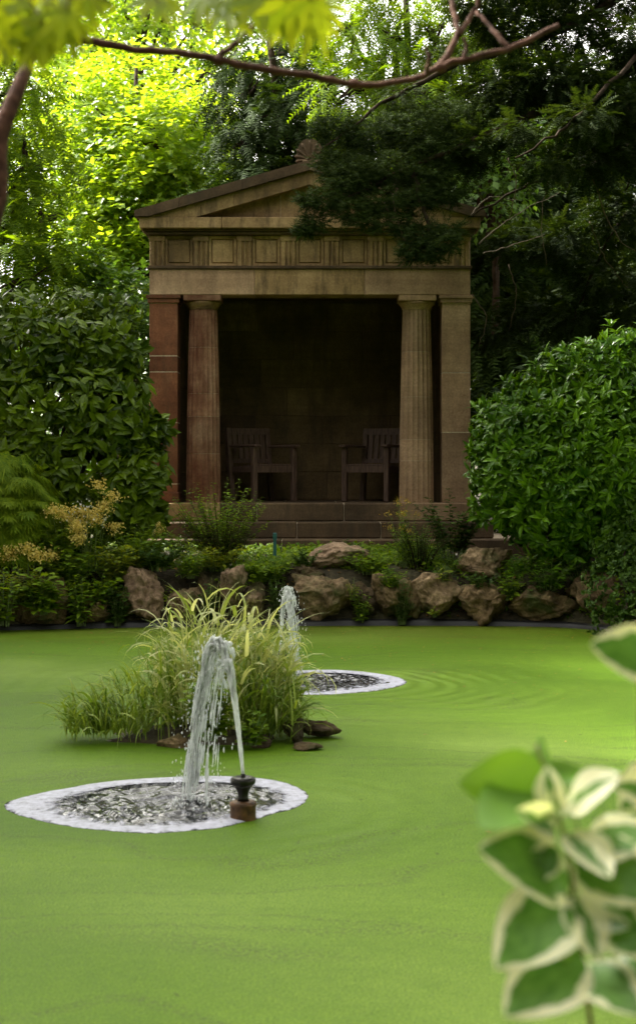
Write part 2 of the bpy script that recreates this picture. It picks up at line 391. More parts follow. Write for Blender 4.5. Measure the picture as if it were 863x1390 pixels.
        fr = N(t, 'MapRange'); t.links.new(d.outputs['Value'], fr.inputs[0]); fr.inputs[1].default_value = 0.5; fr.inputs[2].default_value = reach; fr.inputs[3].default_value = amp; fr.inputs[4].default_value = 0
        pr = N(t, 'Math', operation='MULTIPLY'); t.links.new(sn_.outputs[0], pr.inputs[0]); t.links.new(fr.outputs[0], pr.inputs[1])
        if h is None: h = pr.outputs[0]
        else:
            ad = N(t, 'Math', operation='ADD'); t.links.new(h, ad.inputs[0]); t.links.new(pr.outputs[0], ad.inputs[1]); h = ad.outputs[0]
    hm = N(t, 'Math', operation='MULTIPLY'); t.links.new(h, hm.inputs[0]); t.links.new(ramp(t, band.outputs[0], [(.38, (0, 0, 0)), (.62, (1, 1, 1))]), hm.inputs[1])
    b1 = N(t, 'Bump', Strength=0.75, Distance=0.020); t.links.new(hm.outputs[0], b1.inputs['Height'])
    b2 = N(t, 'Bump', Strength=0.75, Distance=0.004); t.links.new(vor.outputs['Distance'], b2.inputs['Height']); t.links.new(b1.outputs[0], b2.inputs['Normal'])
    t.links.new(b2.outputs[0], b.inputs['Normal'])
    bm = bmesh.new()
    for loop in [POND] + [r[0] for r in RINGS]:
        vs = [bm.verts.new((x, y, 0.0)) for x, y in loop]
        for i in range(len(vs)): bm.edges.new((vs[i], vs[(i + 1) % len(vs)]))
    bmesh.ops.triangle_fill(bm, use_beauty=True, use_dissolve=False, edges=bm.edges[:], normal=(0, 0, 1))
    me = bpy.data.meshes.new('duckweed'); bm.to_mesh(me); bm.free(); me.materials.append(m)
    put('duckweed', me, None, kind='stuff', label='bright green duckweed carpet covering the still pond', cat='duckweed')
build_duckweed()

def build_foam():
    m, t, b = nodes('foam')
    g = N(t, 'NewGeometry'); n = N(t, 'TexNoise', Scale=26.0, Detail=8.0, Roughness=0.7); t.links.new(g.outputs['Position'], n.inputs['Vector'])
    v = N(t, 'TexVoronoi', Scale=120.0); t.links.new(g.outputs['Position'], v.inputs['Vector'])
    c = ramp(t, n.outputs[0], [(0.28, (0.14, 0.145, 0.17)), (0.45, (0.38, 0.385, 0.48)), (0.65, (0.56, 0.565, 0.68))])
    at = N(t, 'Attribute', attribute_name='across')          # 0 at the outer rim, 1 at the churned water
    lace = N(t, 'TexNoise', Scale=16.0, Detail=7.0, Roughness=0.75, Distortion=0.8); t.links.new(g.outputs['Position'], lace.inputs['Vector'])
    la = N(t, 'Math', operation='MULTIPLY_ADD'); t.links.new(lace.outputs[0], la.inputs[0]); la.inputs[1].default_value = 1.5; t.links.new(at.outputs['Fac'], la.inputs[2])
    al = N(t, 'MapRange'); t.links.new(la.outputs[0], al.inputs[0]); al.inputs[1].default_value = 1.22; al.inputs[2].default_value = 1.48; al.inputs[3].default_value = 1.0; al.inputs[4].default_value = 0.0
    lo_ = N(t, 'Math', operation='MULTIPLY_ADD'); t.links.new(lace.outputs[0], lo_.inputs[0]); lo_.inputs[1].default_value = 0.40; t.links.new(at.outputs['Fac'], lo_.inputs[2])
    al2 = N(t, 'MapRange'); t.links.new(lo_.outputs[0], al2.inputs[0]); al2.inputs[1].default_value = 0.18; al2.inputs[2].default_value = 0.25
    am = N(t, 'Math', operation='MULTIPLY'); t.links.new(al.outputs[0], am.inputs[0]); t.links.new(al2.outputs[0], am.inputs[1]); t.links.new(am.outputs[0], b.inputs['Alpha'])
    t.links.new(c, b.inputs['Base Color']); b.inputs['Roughness'].default_value = 0.5
    b1 = N(t, 'Bump', Strength=0.6, Distance=0.02); t.links.new(n.outputs[0], b1.inputs['Height'])
    b2 = N(t, 'Bump', Strength=0.5, Distance=0.004); t.links.new(v.outputs[0], b2.inputs['Height']); t.links.new(b1.outputs[0], b2.inputs['Normal']); t.links.new(b2.outputs[0], b.inputs['Normal'])
    w, t, b = nodes('churned_water')
    g = N(t, 'NewGeometry'); n = N(t, 'TexNoise', Scale=13.0, Detail=7.0, Roughness=0.7, Distortion=1.2); t.links.new(g.outputs['Position'], n.inputs['Vector'])
    n2 = N(t, 'TexNoise', Scale=30.0, Detail=4.0); t.links.new(g.outputs['Position'], n2.inputs['Vector'])
    q = N(t, 'Math', operation='SUBTRACT'); t.links.new(n.outputs[0], q.inputs[0]); q.inputs[1].default_value = 0.5
    qa = N(t, 'Math', operation='ABSOLUTE'); t.links.new(q.outputs[0], qa.inputs[0])
    web = ramp(t, qa.outputs[0], [(0.0, (0.75, 0.75, 0.75)), (0.045, (0, 0, 0))])
    f = mix(t, 1.0, web, ramp(t, n2.outputs[0], [(0.42, (0.1, 0.1, 0.1)), (0.62, (1, 1, 1))]), 'MULTIPLY')
    t.links.new(mix(t, f, (0.012, 0.013, 0.014), (0.55, 0.55, 0.62)), b.inputs['Base Color'])
    b.inputs['Roughness'].default_value = 0.10; b.inputs['IOR'].default_value = 1.33
    for k, (po, pi_, c) in enumerate(RINGS):
        lab = ['near', 'far'][k]
        n = len(po); rows = 13; V = []
        for r in range(rows):
            s = r / (rows - 1); p = po * (1 - s) + (pi_ * .82 + c * .18) * s
            q = np.stack([p[:, 0], p[:, 1], np.zeros(n)], 1)
            z = 0.004 + 0.005 * math.sin(math.pi * min(1, s * 1.05)) ** 0.7 * (0.7 + 0.6 * fbm(q * 9, 3)) + 0.014 * sstep(.55, .8, s)
            if r == 0: z = z * 0 + 0.001
            if r == rows - 1: z = z * 0 + 0.018
            V.append(np.stack([p[:, 0], p[:, 1], z], 1))
        Fs = [(r * n + j, r * n + (j + 1) % n, (r + 1) * n + (j + 1) % n, (r + 1) * n + j) for r in range(rows - 1) for j in range(n)]
        mb = MB(); mb.add(np.vstack(V), Fs)
        put('foam_ring', mb, m, smooth=True, kind='stuff', cat='foam', attr={'across': np.repeat(np.linspace(0, 1, rows), n)},
            label=['white foam ring round the fountain in front of the grass island', 'smaller looking white foam ring round the fountain beyond the grass island'][k])
        # churned water inside, a polar sheet with real wavelets
        sp = np.asarray(SPLASH[k][:2]); rows = 90; V = [np.array([[sp[0], sp[1], 0]])]
        for r in range(1, rows + 1):
            s = r / rows; p = sp * (1 - s) + po * s
            V.append(np.stack([p[:, 0], p[:, 1], np.zeros(n)], 1))
        V = np.vstack(V); d = np.hypot(*(V[:, :2] - sp).T)
        dn = fbm(V * 5.0, 3)
        edge = np.concatenate([[1], np.repeat(1 - sstep(0.72, 0.95, np.arange(1, rows + 1) / rows), n)])
        V[:, 2] = 0.001 + edge * (0.007 * np.sin(d * 85 + dn * 4.0) * np.exp(-d * 1.3) + 0.008 * fbm(V * np.array([15, 15, 1.]), 4) + 0.02 * np.exp(-(d / 0.09) ** 2) * (1 + fbm(V * 30, 2)))
        V[:, 2] = np.minimum(np.maximum(V[:, 2], -0.010), .016 + .03 * np.exp(-(d / .1) ** 2))
        Fs = [(0, 1 + j, 1 + (j + 1) % n) for j in range(n)] + [(1 + r * n + j, 1 + (r + 1) * n + j, 1 + (r + 1) * n + (j + 1) % n, 1 + r * n + (j + 1) % n) for r in range(rows - 1) for j in range(n)]
        mb = MB(); mb.add(V, Fs)
        put('churned_water', mb, w, smooth=True, kind='structure')
build_foam()

# black pond liner showing along the far bank
def build_liner():
    m = plain('liner_rubber', (0.010, 0.010, 0.011), 0.55, noise=0.4, scale=6, bmp=0.3)
    mb = MB(); pts = [p for p in POND if p[1] > 12.5 or p[0] > 2]
    pts = sorted(pts, key=lambda p: math.atan2(p[1] - 10, -(p[0] + 1)))
    pts = np.array([p for p in POND if p[1] > 12.0]); o = np.argsort(np.arctan2(pts[:, 1] - 9, -(pts[:, 0] + 1))); pts = pts[o]
    n = len(pts); c = np.array([-1.0, 11.0])
    out = norm(pts - c)
    A = []
    wob = 0.012 * vnoise(np.stack([pts[:, 0] * 3, pts[:, 1] * 3, 0 * pts[:, 0]], 1))
    for k, (off, z) in enumerate(((-0.005, -0.1), (0.0, 0.035), (0.03, 0.05), (0.16, 0.055))):
        A.append(np.column_stack([pts + out * (off + wob[:, None] * 0.6), np.full(n, z) + (wob if k else 0)]))
    V = np.vstack(A)
    mb.add(V, [(r * n + j, (r + 1) * n + j, (r + 1) * n + j + 1, r * n + j + 1) for r in range(3) for j in range(n - 1)])
    put('pond_liner', mb, m, smooth=True, label='black rubber pond liner strip along the foot of the rocks', cat='pond liner')
build_liner()

# ------------------------------------------------------------------ the temple
CX, TY, FZ = -0.091, 19.60, 1.146
def build_temple():
    T = empty('garden_temple', (CX, TY, 0.5), 'small sandstone Greek temple with two fluted columns, pediment and steps', 'temple')
    def X(a): return CX + a
    def bl(name, parent, mat, x0, x1, y0, y1, z0, z1, ch=0.006):
        mb = MB(); mb.box(X(x0), X(x1), y0, y1, z0, z1, ch); return put(name, mb, mat, parent)
    g = 0.003
    # steps: a core with laid stones
    for (hw, off, yf, z0, z1, cuts) in ((1.70, 0.03, 19.47, 0.945, FZ, (-1.70, -0.62, 0.35, 1.70)), (1.96, 0.06, 19.16, 0.765, 0.945, (-1.96, -0.95, -0.2, 0.72, 1.96)), (2.34, 0.10, 18.84, 0.585, 0.765, (-2.34, -1.3, -0.4, 0.55, 1.4, 2.34))):
        core = bl('step', T, M_MORTAR, -hw + off + 0.02, hw + off - 0.02, yf + 0.02, 21.9, z0 - 0.05, z1 - 0.012)
        for a, b in zip(cuts[:-1], cuts[1:]):
            dz = RNG.uniform(-0.004, 0.0)
            bl('step_stone', core, M_STONE_D, a + off + g, b + off - g, yf + RNG.uniform(-0.004, 0.004), yf + 0.42, z0 + 0.002, z1 + dz, 0.012)
    # plinths that carry columns and antae
    for s in (-1, 1):
        bl('plinth', T, M_STONE_P if s > 0 else M_STONE, min(s * 1.0, s * 1.86), max(s * 1.0, s * 1.86), 19.44, 19.44 + 0.62, 0.95, FZ + 0.002, 0.01)
    fl = bl('floor', T, M_MORTAR, -1.5, 1.5, 19.85, 21.78, 1.05, FZ - 0.006)
    for i in range(5):
        for j in range(3):
            bl('floor_slab', fl, M_STONE_D, -1.5 + i * 0.6 + g, -0.9 + i * 0.6 - g, 20.07 + j * 0.57 + g, 20.07 + (j + 1) * 0.57 - g, 1.10, FZ + RNG.uniform(-0.002, 0.001), 0.004)
    # columns
    for s, mat in ((-1, 'L'), (1, 'R')):
        cx, cy = X(s * 1.207), 19.815
        m_up, m_lo = (M_STONE_R, M_STONE) if s < 0 else (M_STONE_P, M_STONE_P)
        zb, zt, rb, rt = FZ, 3.33, 0.197, 0.158
        def rad(z):
            q = (z - zb) / (zt - zb); return rb + (rt - rb) * q + 0.006 * math.sin(math.pi * q)
        def flute(a, r, z): return r * (1 - 0.062 * np.abs(np.sin(10 * a)) ** 0.85)
        core = MB(); core.lathe([(rad(z) * 0.932, z) for z in np.linspace(zb, zt, 6)], cx, cy, 40); co = put('column', core, M_MORTAR, T, True)
        cuts = [zb, 1.62, 1.86, 2.34, 2.85, zt] if s > 0 else [zb, 1.70, 2.12, 2.38, 2.90, zt]
        for a, b in zip(cuts[:-1], cuts[1:]):
            mb = MB(); zs = np.linspace(a + 0.002, b - 0.002, 5)
            mb.lathe([(rad(z), z) for z in zs], cx, cy, 160, flute)
            put('drum', mb, M_STONE_L if s < 0 else M_STONE_P, co, False)
        mb = MB(); mb.lathe([(rt, 3.331), (rt + 0.008, 3.34), (rt + 0.004, 3.348), (rt + 0.012, 3.352), (0.180, 3.37), (0.202, 3.395), (0.208, 3.412), (0.200, 3.419)], cx, cy, 48)
        put('echinus', mb, M_STONE if s < 0 else M_STONE_P, co, True)
        mb = MB(); mb.box(cx - 0.212, cx + 0.212, cy - 0.212, cy + 0.212, 3.42, 3.484, 0.006); put('abacus', mb, M_STONE_L if s < 0 else M_STONE_P, co)
    # antae and side walls
    for s in (-1, 1):
        x0, x1 = sorted((s * 1.485, s * 1.80))
        core = bl('anta', T, M_MORTAR, x0 + 0.002, x1 - 0.002, 19.627, 20.0, FZ, 3.40)
        cuts = (FZ, 1.94, 2.61, 3.395) if s > 0 else (FZ, 1.36, 2.05, 2.62, 2.80, 3.395)
        mt = M_STONE_P if s > 0 else M_STONE_R
        for a, b in zip(cuts[:-1], cuts[1:]):
            bl('anta_block', core, mt, x0, x1, 19.625, 20.02, a + g * 1.6, b - g * 1.6, 0.003)
        bl('anta_capital', core, mt, x0 - 0.02, x1 + 0.02, 19.605, 20.04, 3.396, 3.44, 0.006)
        bl('anta_capital', core, mt, x0 - 0.036, x1 + 0.036, 19.59, 20.05, 3.442, 3.484, 0.006)
        if s < 0: bl('anta_base', core, mt, x0 - 0.012, x1 + 0.012, 19.612, 20.03, FZ + 0.002, FZ + 0.12, 0.008)
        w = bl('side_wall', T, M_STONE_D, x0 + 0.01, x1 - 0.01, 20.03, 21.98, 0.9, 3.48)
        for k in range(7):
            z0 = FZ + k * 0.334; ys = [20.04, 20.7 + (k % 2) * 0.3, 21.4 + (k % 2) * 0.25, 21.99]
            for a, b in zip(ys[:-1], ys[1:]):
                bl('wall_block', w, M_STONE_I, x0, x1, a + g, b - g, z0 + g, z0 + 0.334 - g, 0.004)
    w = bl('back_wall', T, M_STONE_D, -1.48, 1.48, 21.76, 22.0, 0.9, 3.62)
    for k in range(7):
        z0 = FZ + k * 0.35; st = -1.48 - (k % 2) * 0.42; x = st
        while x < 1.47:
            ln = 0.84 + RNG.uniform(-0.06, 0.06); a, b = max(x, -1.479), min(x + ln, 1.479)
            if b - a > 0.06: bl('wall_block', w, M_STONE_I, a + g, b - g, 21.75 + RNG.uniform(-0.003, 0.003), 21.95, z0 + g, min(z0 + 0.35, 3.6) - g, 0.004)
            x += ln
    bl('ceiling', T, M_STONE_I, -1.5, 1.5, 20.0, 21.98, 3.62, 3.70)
    # architrave
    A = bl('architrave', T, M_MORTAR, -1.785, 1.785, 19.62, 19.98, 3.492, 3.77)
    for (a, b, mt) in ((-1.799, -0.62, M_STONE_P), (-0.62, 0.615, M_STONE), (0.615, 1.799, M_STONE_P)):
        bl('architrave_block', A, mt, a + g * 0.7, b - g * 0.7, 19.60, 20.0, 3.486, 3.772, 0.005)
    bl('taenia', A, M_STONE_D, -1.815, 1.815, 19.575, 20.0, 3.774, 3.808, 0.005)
    # frieze: triglyphs stand proud, metopes are framed recessed panels
    Fz = bl('frieze', T, M_STONE, -1.785, 1.785, 19.66, 20.0, 3.809, 4.153)
    tw = 0.172; pitch = (3.598 - tw) / 7
    for i in range(8):
        x0 = -1.799 + i * pitch
        mb = MB()
        # three shanks with V grooves between
        xs = [0, .02, .045, .062, .079, .104, .121, .138, .163, .172]
        xs = np.array([0.0, 0.014, 0.030, 0.052, 0.068, 0.084, 0.100, 0.120, 0.142, 0.158, 0.172])
        dp = np.array([0.022, 0.0, 0.0, 0.0, 0.024, 0.0, 0.0, 0.024, 0.0, 0.0, 0.022])
        V = []
        for x, d in zip(xs, dp):
            for z in (3.812, 4.085): V.append((X(x0 + x), 19.606 + d, z))
        nb = len(V)
        for x in xs:
            for z in (3.812, 4.085): V.append((X(x0 + x), 19.70, z))
        n = len(xs)
        Fs = [(2 * k, 2 * k + 2, 2 * k + 3, 2 * k + 1) for k in range(n - 1)]
        Fs += [(2 * k + 1, 2 * k + 3, nb + 2 * k + 3, nb + 2 * k + 1) for k in range(n - 1)] + [(2 * k + 2, 2 * k, nb + 2 * k, nb + 2 * k + 2) for k in range(n - 1)]
        Fs += [(0, 1, nb + 1, nb), (2 * n - 1, 2 * n - 2, nb + 2 * n - 2, nb + 2 * n - 1)]
        mb.add(V, Fs); mb.box(X(x0 - 0.003), X(x0 + tw + 0.003), 19.60, 19.70, 4.087, 4.15, 0.004)
        put('triglyph', mb, M_STONE, Fz)
        if i < 7:
            a, b = x0 + tw + 0.006, x0 + pitch - 0.006
            mb = MB(); fr = 0.024
            mb.box(X(a), X(b), 19.628, 19.68, 3.812, 3.838, 0.003); mb.box(X(a), X(b), 19.628, 19.68, 4.118, 4.15, 0.003)
            mb.box(X(a), X(a + fr), 19.630, 19.68, 3.8385, 4.1175, 0.003); mb.box(X(b - fr), X(b), 19.630, 19.68, 3.8385, 4.1175, 0.003)
            # raised middle panel with bevelled edge
            p0, p1, q0, q1 = a + fr + 0.006, b - fr - 0.006, 3.845, 4.110; bv = 0.012
            Vp = [(X(p0), 19.662, q0), (X(p1), 19.662, q0), (X(p1), 19.662, q1), (X(p0), 19.662, q1), (X(p0 + bv), 19.640, q0 + bv), (X(p1 - bv), 19.640, q0 + bv), (X(p1 - bv), 19.640, q1 - bv), (X(p0 + bv), 19.640, q1 - bv)]
            mb.add(Vp, [(4, 5, 6, 7), (0, 1, 5, 4), (1, 2, 6, 5), (2, 3, 7, 6), (3, 0, 4, 7)])
            put('metope', mb, M_STONE, Fz)
    # horizontal cornice
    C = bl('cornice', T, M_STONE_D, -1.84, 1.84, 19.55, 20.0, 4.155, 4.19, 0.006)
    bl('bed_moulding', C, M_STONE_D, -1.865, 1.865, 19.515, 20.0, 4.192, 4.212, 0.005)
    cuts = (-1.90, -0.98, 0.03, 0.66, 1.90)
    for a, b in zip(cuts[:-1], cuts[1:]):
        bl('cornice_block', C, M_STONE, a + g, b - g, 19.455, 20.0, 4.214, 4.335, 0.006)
    # pediment
    def Tz(x): return 4.965 - 0.287 * abs(x)
    tp = MB(); zb = 4.338
    lo = 0.262
    xe = (4.965 - lo - zb) / 0.287
    tp.prism([(X(-xe - 0.1), zb), (X(xe + 0.1), zb), (X(0), Tz(0) - lo + 0.03)], 19.64, 19.95); ped = put('pediment', tp, M_MORTAR, T)
    cuts = np.array([-xe, -0.33, 0.62, xe])
    for a, b in zip(cuts[:-1], cuts[1:]):
        poly = [(X(a + 0.002), zb + 0.001), (X(b - 0.002), zb + 0.001)]
        if b < xe - 0.01: poly.append((X(b - 0.002), Tz(b) - lo + 0.012))
        if a < 0 < b: poly.append((X(0), Tz(0) - lo + 0.012))
        if a > -xe + 0.01: poly.append((X(a + 0.002), Tz(a) - lo + 0.012))
        mb = MB(); mb.prism(poly, 19.63, 19.7); put('tympanum_block', mb, M_STONE, ped)
    for s in (-1, 1):
        for (t0, t1, yf, cs, nm, mt) in ((0.112, lo, 19.47, (0.0, 0.85, 1.55), 'raking_cornice_block', M_STONE), (0.0, 0.110, 19.405, (0.0, 0.75, 1.45, 1.95), 'sima_block', M_STONE_D)):
            xin = (4.965 - t1 - zb - 0.002) / 0.287          # where the lower line meets the cornice
            xout = min(1.95, (4.965 - t0 - zb - 0.002) / 0.287)
            cs = list(cs)
            if nm[0] == 'r': cs = [0.0, 0.85, xin - 0.05, xout]
            for a, b in zip(cs[:-1], cs[1:]):
                poly = []
                def low(x): return max(zb + 0.002, Tz(x) - t1)
                xsv = [a] + ([xin] if a < xin < b else []) + [b]
                bot = [(x, low(x)) for x in xsv]; top = [(b, max(Tz(b) - t0, zb + 0.003)), (a, Tz(a) - t0)]
                poly = [(s * (x + (0.002 if x == a and a > 0 else 0) - (0.002 if x == b else 0)), z) for x, z in bot + top]
                if s < 0: poly = poly[::-1]
                mb = MB(); mb.prism([(X(x), z) for x, z in poly], yf, 19.80); put(nm, mb, mt, ped)
        # roof slabs behind
        rf = MB(); poly = [(0, Tz(0) - 0.12), (s * 1.93, Tz(1.93) - 0.10), (s * 1.93, Tz(1.93) - 0.01), (0, Tz(0) - 0.01)]
        if s < 0: poly = poly[::-1]
        rf.prism([(X(x), z) for x, z in poly], 19.803, 22.1); put('roof', rf, M_STONE_D, T)
        bl('side_entablature', T, M_STONE, *sorted((s * 1.45, s * 1.80)), 20.003, 22.0, 3.50, 4.335)
    bl('rear_gable', T, M_STONE, -1.44, 1.44, 21.80, 21.99, 3.71, 4.46)
    # palmette on the apex
    pm = MB(); ax, ay, az = X(0.0), 19.52, 4.945
    pm.box(ax - 0.085, ax + 0.085, ay - 0.05, ay + 0.05, az - 0.02, az + 0.028, 0.008)
    put_b = put('acroterion', pm, M_STONE_D, T)
    fan = MB()
    fp = [(0.150 * math.cos(a), 0.012 + 0.268 * max(0.0, math.sin(a)) ** 0.62) for a in np.linspace(0, math.pi, 19)]
    fan.prism([(ax + x, az + 0.0 + z) for x, z in fp], ay + 0.004, ay + 0.035)
    put('palmette_back', fan, M_STONE_D, put_b)
    for k in range(9):
        a = math.radians(4 + 172 * k / 8); L = 0.115 + 0.100 * max(0, math.sin(a)) ** 1.2
        ts = np.linspace(0, 1, 9)
        pts = np.stack([ax + np.cos(a) * (0.02 + L * ts) + np.cos(a) * 0.02 * ts ** 3, np.full(9, ay), az + 0.04 + np.sin(a) * (0.01 + (L - 0.01) * ts) - 0.03 * ts ** 2 * abs(math.cos(a))], 1)
        lb = MB(); lb.tube(pts, 0.006 + 0.017 * ts ** 1.6 * np.sqrt(np.maximum(0, 1 - ts ** 8)) + 0.001, 8); put('palmette_lobe', lb, M_STONE_D, put_b, True)
build_temple()

M_WOOD = None
def build_chairs():
    m, t, b = nodes('weathered_teak')
    tc = N(t, 'TexCoord'); mp = N(t, 'Mapping'); mp.inputs['Scale'].default_value = (14, 14, 2); t.links.new(tc.outputs['Object'], mp.inputs[0])
    n = N(t, 'TexNoise', Scale=4.0, Detail=6.0); t.links.new(mp.outputs[0], n.inputs[0])
    t.links.new(ramp(t, n.outputs[0], [(0.3, (0.06, 0.032, 0.022)), (0.7, (0.15, 0.09, 0.065))]), b.inputs['Base Color']); b.inputs['Roughness'].default_value = 0.6
    bump(t, b, n.outputs[0], 0.3, 0.004)
    w, dp = 0.60, 0.56
    parts = []
    def bx(nm, *a, ch=0.005): mb = MB(); mb.box(*a, ch); parts.append((nm, mb))
    def slat(nm, x0, x1, yb, zb, yt, zt, th):
        mb = MB(); mb.box(x0, x1, 0, th, 0, 1, 0.003); V = mb.V[0]; q = V[:, 2].copy()
        V[:, 1] = V[:, 1] + yb + (yt - yb) * q; V[:, 2] = zb + (zt - zb) * q; parts.append((nm, mb))
    hw = w / 2
    # local: chair faces -y; front legs at y = -dp/2, back legs at +dp/2; the back leans away
    for s in (-1, 1):
        xa = s * (hw - 0.03)
        bx('leg', xa - 0.03, xa + 0.03, -dp / 2, -dp / 2 + 0.06, 0, 0.635)
        slat('back_post', xa - 0.03, xa + 0.03, dp / 2 - 0.06, 0.0, dp / 2 + 0.06, 0.875, 0.06)
        bx('arm', xa - 0.042, xa + 0.042, -dp / 2 - 0.06, dp / 2 - 0.02, 0.637, 0.668, ch=0.01)
        bx('seat_rail', xa - 0.016, xa + 0.016, -dp / 2 + 0.062, dp / 2 - 0.05, 0.34, 0.41)
    bx('front_rail', -hw + 0.062, hw - 0.062, -dp / 2 + 0.008, -dp / 2 + 0.04, 0.34, 0.42)
    bx('rear_rail', -hw + 0.062, hw - 0.062, dp / 2 - 0.03, dp / 2 - 0.005, 0.34, 0.41)
    for k in range(6):
        y = -dp / 2 + 0.01 + k * 0.088; bx('seat_slat', -hw + 0.062, hw - 0.062, y, y + 0.074, 0.422 - 0.006 * k, 0.442 - 0.006 * k)
    slat('top_rail', -hw + 0.061, hw - 0.061, dp / 2 + 0.045, 0.795, dp / 2 + 0.055, 0.872, 0.036)
    slat('lower_rail', -hw + 0.061, hw - 0.061, dp / 2 - 0.004, 0.455, dp / 2 + 0.004, 0.505, 0.034)
    for k in range(6):
        x = -hw + 0.078 + k * 0.0765; slat('back_slat', x, x + 0.056, dp / 2 + 0.014, 0.506, dp / 2 + 0.054, 0.794, 0.016)
    meshes = [(nm, mb.mesh(nm, m)) for nm, mb in parts]
    for (px, d, rot, lab) in ((357, 20.68, 33, 'wooden slatted armchair beside the reddish column inside the temple'), (508, 20.70, -26, 'wooden slatted armchair partly hidden behind the pale fluted column')):
        p = P(px, 0, d); r = empty('garden_chair', (p[0], d, FZ + 0.001), lab, 'chair', 'armchairs in the temple'); r.rotation_euler[2] = math.radians(rot)
        for nm, me in meshes:
            o = bpy.data.objects.new(nm, me); COL.objects.link(o); o.parent = r
build_chairs()

# ------------------------------------------------------------------ foliage toolkit
def T_fold(w=0.30, h=0.08):                       # two-triangle folded leaf
    return np.array([(0, 0, 0), (w, .45, h), (0, 1, -0.05), (-w, .45, h)], float), [(0, 1, 2), (0, 2, 3)]
def T_oval(w=0.2, h=0.06, bend=0.12):             # six-faced leaf with midrib and bent tip
    V = [(0, 0, 0), (0, .35, .02), (0, .72, -bend * .4), (0, 1, -bend * 1.3), (-w * .9, .32, h), (-w * .8, .68, h - bend * .4), (w * .9, .32, h), (w * .8, .68, h - bend * .4)]
    return np.array(V, float), [(0, 6, 1), (1, 6, 7, 2), (2, 7, 3), (0, 1, 4), (1, 2, 5, 4), (2, 3, 5)]
def T_lobed():                                    # hand-shaped leaf, five lobes
    V = [(0, 0, 0)]; Fs = []
    for k, a in enumerate((-100, -50, 0, 50, 100)):
        L = (0.55, 0.85, 1.0, 0.85, 0.55)[k]; a = math.radians(a); d = np.array([math.sin(a), math.cos(a)]); p = np.array([d[1], -d[0]])
        i = len(V); c = d * L * .5; V += [(*(c - p * .11), .03), (*(d * L), -0.06), (*(c + p * .11), .03)]; Fs.append((0, i + 2, i + 1, i))
    return np.array(V, float), Fs
def T_frond(n=9, droop=0.25, wid=0.26, th=0.030, seed=0):       # conifer spray: axis with slender needles both sides
    r = np.random.default_rng(seed); V = [(-.012, 0, 0), (.012, 0, 0), (0, 1, -droop)]; Fs = [(0, 1, 2)]
    for k in range(n):
        t = 0.06 + 0.92 * k / n; L = wid * (1.0 - 0.65 * t ** 1.5) * r.uniform(.8, 1.15)
        for s in (-1, 1):
            b = np.array([0, t, -droop * t * t]); a = r.uniform(.45, .75)
            tip = b + np.array([s * L * math.sin(a + .5), L * math.cos(a + .5) * .9, r.uniform(-.10, .03)])
            i = len(V); V += [tuple(b + np.array([0, -th, 0])), tuple(b + np.array([0, th, 0])), tuple(tip)]; Fs.append((i, i + 1, i + 2) if s < 0 else (i, i + 2, i + 1))
    return np.array(V, float), Fs
def T_tuft(n=16, seed=1):                                      # dense short-needled tuft
    r = np.random.default_rng(seed); V = []; Fs = []
    for k in range(n):
        t = r.uniform(0, .8); b = np.array([0, t, 0]); d = norm(np.array([r.normal() * .8, r.uniform(.3, 1.), r.normal() * .45])); L = r.uniform(.28, .5)
        p = norm(np.cross(d, r.normal(size=3))) * .024
        i = len(V); V += [tuple(b - p), tuple(b + p), tuple(b + d * L)]; Fs.append((i, i + 1, i + 2))
    return np.array(V, float), Fs
def T_blade_pinnate():                                         # laceleaf: thin finger leaflets hanging down
    V = []; Fs = []
    for k, a in enumerate((-70, -42, -18, 0, 18, 42, 70)):
        L = (.5, .75, .95, 1.0, .95, .75, .5)[k]; a = math.radians(a); d = np.array([math.sin(a), math.cos(a), -0.12]); p = np.array([d[1], -d[0], 0]) * .055
        i = len(V); V += [(0, 0, 0), tuple(d * L * .5 + p), tuple(d * L), tuple(d * L * .5 - p)]; Fs.append((i, i + 1, i + 2, i + 3))
    return np.array(V, float), Fs

def scatter(mb, tmpl, pos, axis, up, size):
    Tv, Tf = tmpl; n = len(pos)
    if n == 0: return
    Y = norm(axis); Xx = norm(np.cross(Y, up)); Z = np.cross(Xx, Y)
    s = np.broadcast_to(np.asarray(size, float), (n,))[:, None, None]
    V = pos[:, None, :] + s * (Tv[None, :, 0:1] * Xx[:, None] + Tv[None, :, 1:2] * Y[:, None] + Tv[None, :, 2:3] * Z[:, None])
    fl = np.concatenate([np.array(f) for f in Tf]); ls = np.cumsum([0] + [len(f) for f in Tf])[:-1]; nl = len(fl); k = len(Tv)
    L = (fl[None] + (np.arange(n) * k)[:, None]).ravel(); S = (ls[None] + (np.arange(n) * nl)[:, None]).ravel()
    # numpy blocks, joined in mesh_blocks
    mb.append((V.reshape(-1, 3), L, S))
def mesh_blocks(name, blocks, mat, off=(0, 0, 0), smooth=False):
    V = []; L = []; S = []; n = nl = 0
    for v, l, s in blocks:
        V.append(v); L.append(l + n); S.append(s + nl); n += len(v); nl += len(l)
    return raw_mesh(name, np.vstack(V) - np.asarray(off, float), np.concatenate(L), np.concatenate(S), mat, smooth)
def put_blocks(name, blocks, mat, parent, kind='stuff', smooth=False, **kw):
    off = wloc(parent) if parent is not None else np.zeros(3)
    me = mesh_blocks(name, blocks, mat, off, smooth); o = bpy.data.objects.new(name, me); COL.objects.link(o)
    if parent is not None: o.parent = parent
    if kind: o['kind'] = kind
    for k, v in kw.items(): o[k] = v
    return o

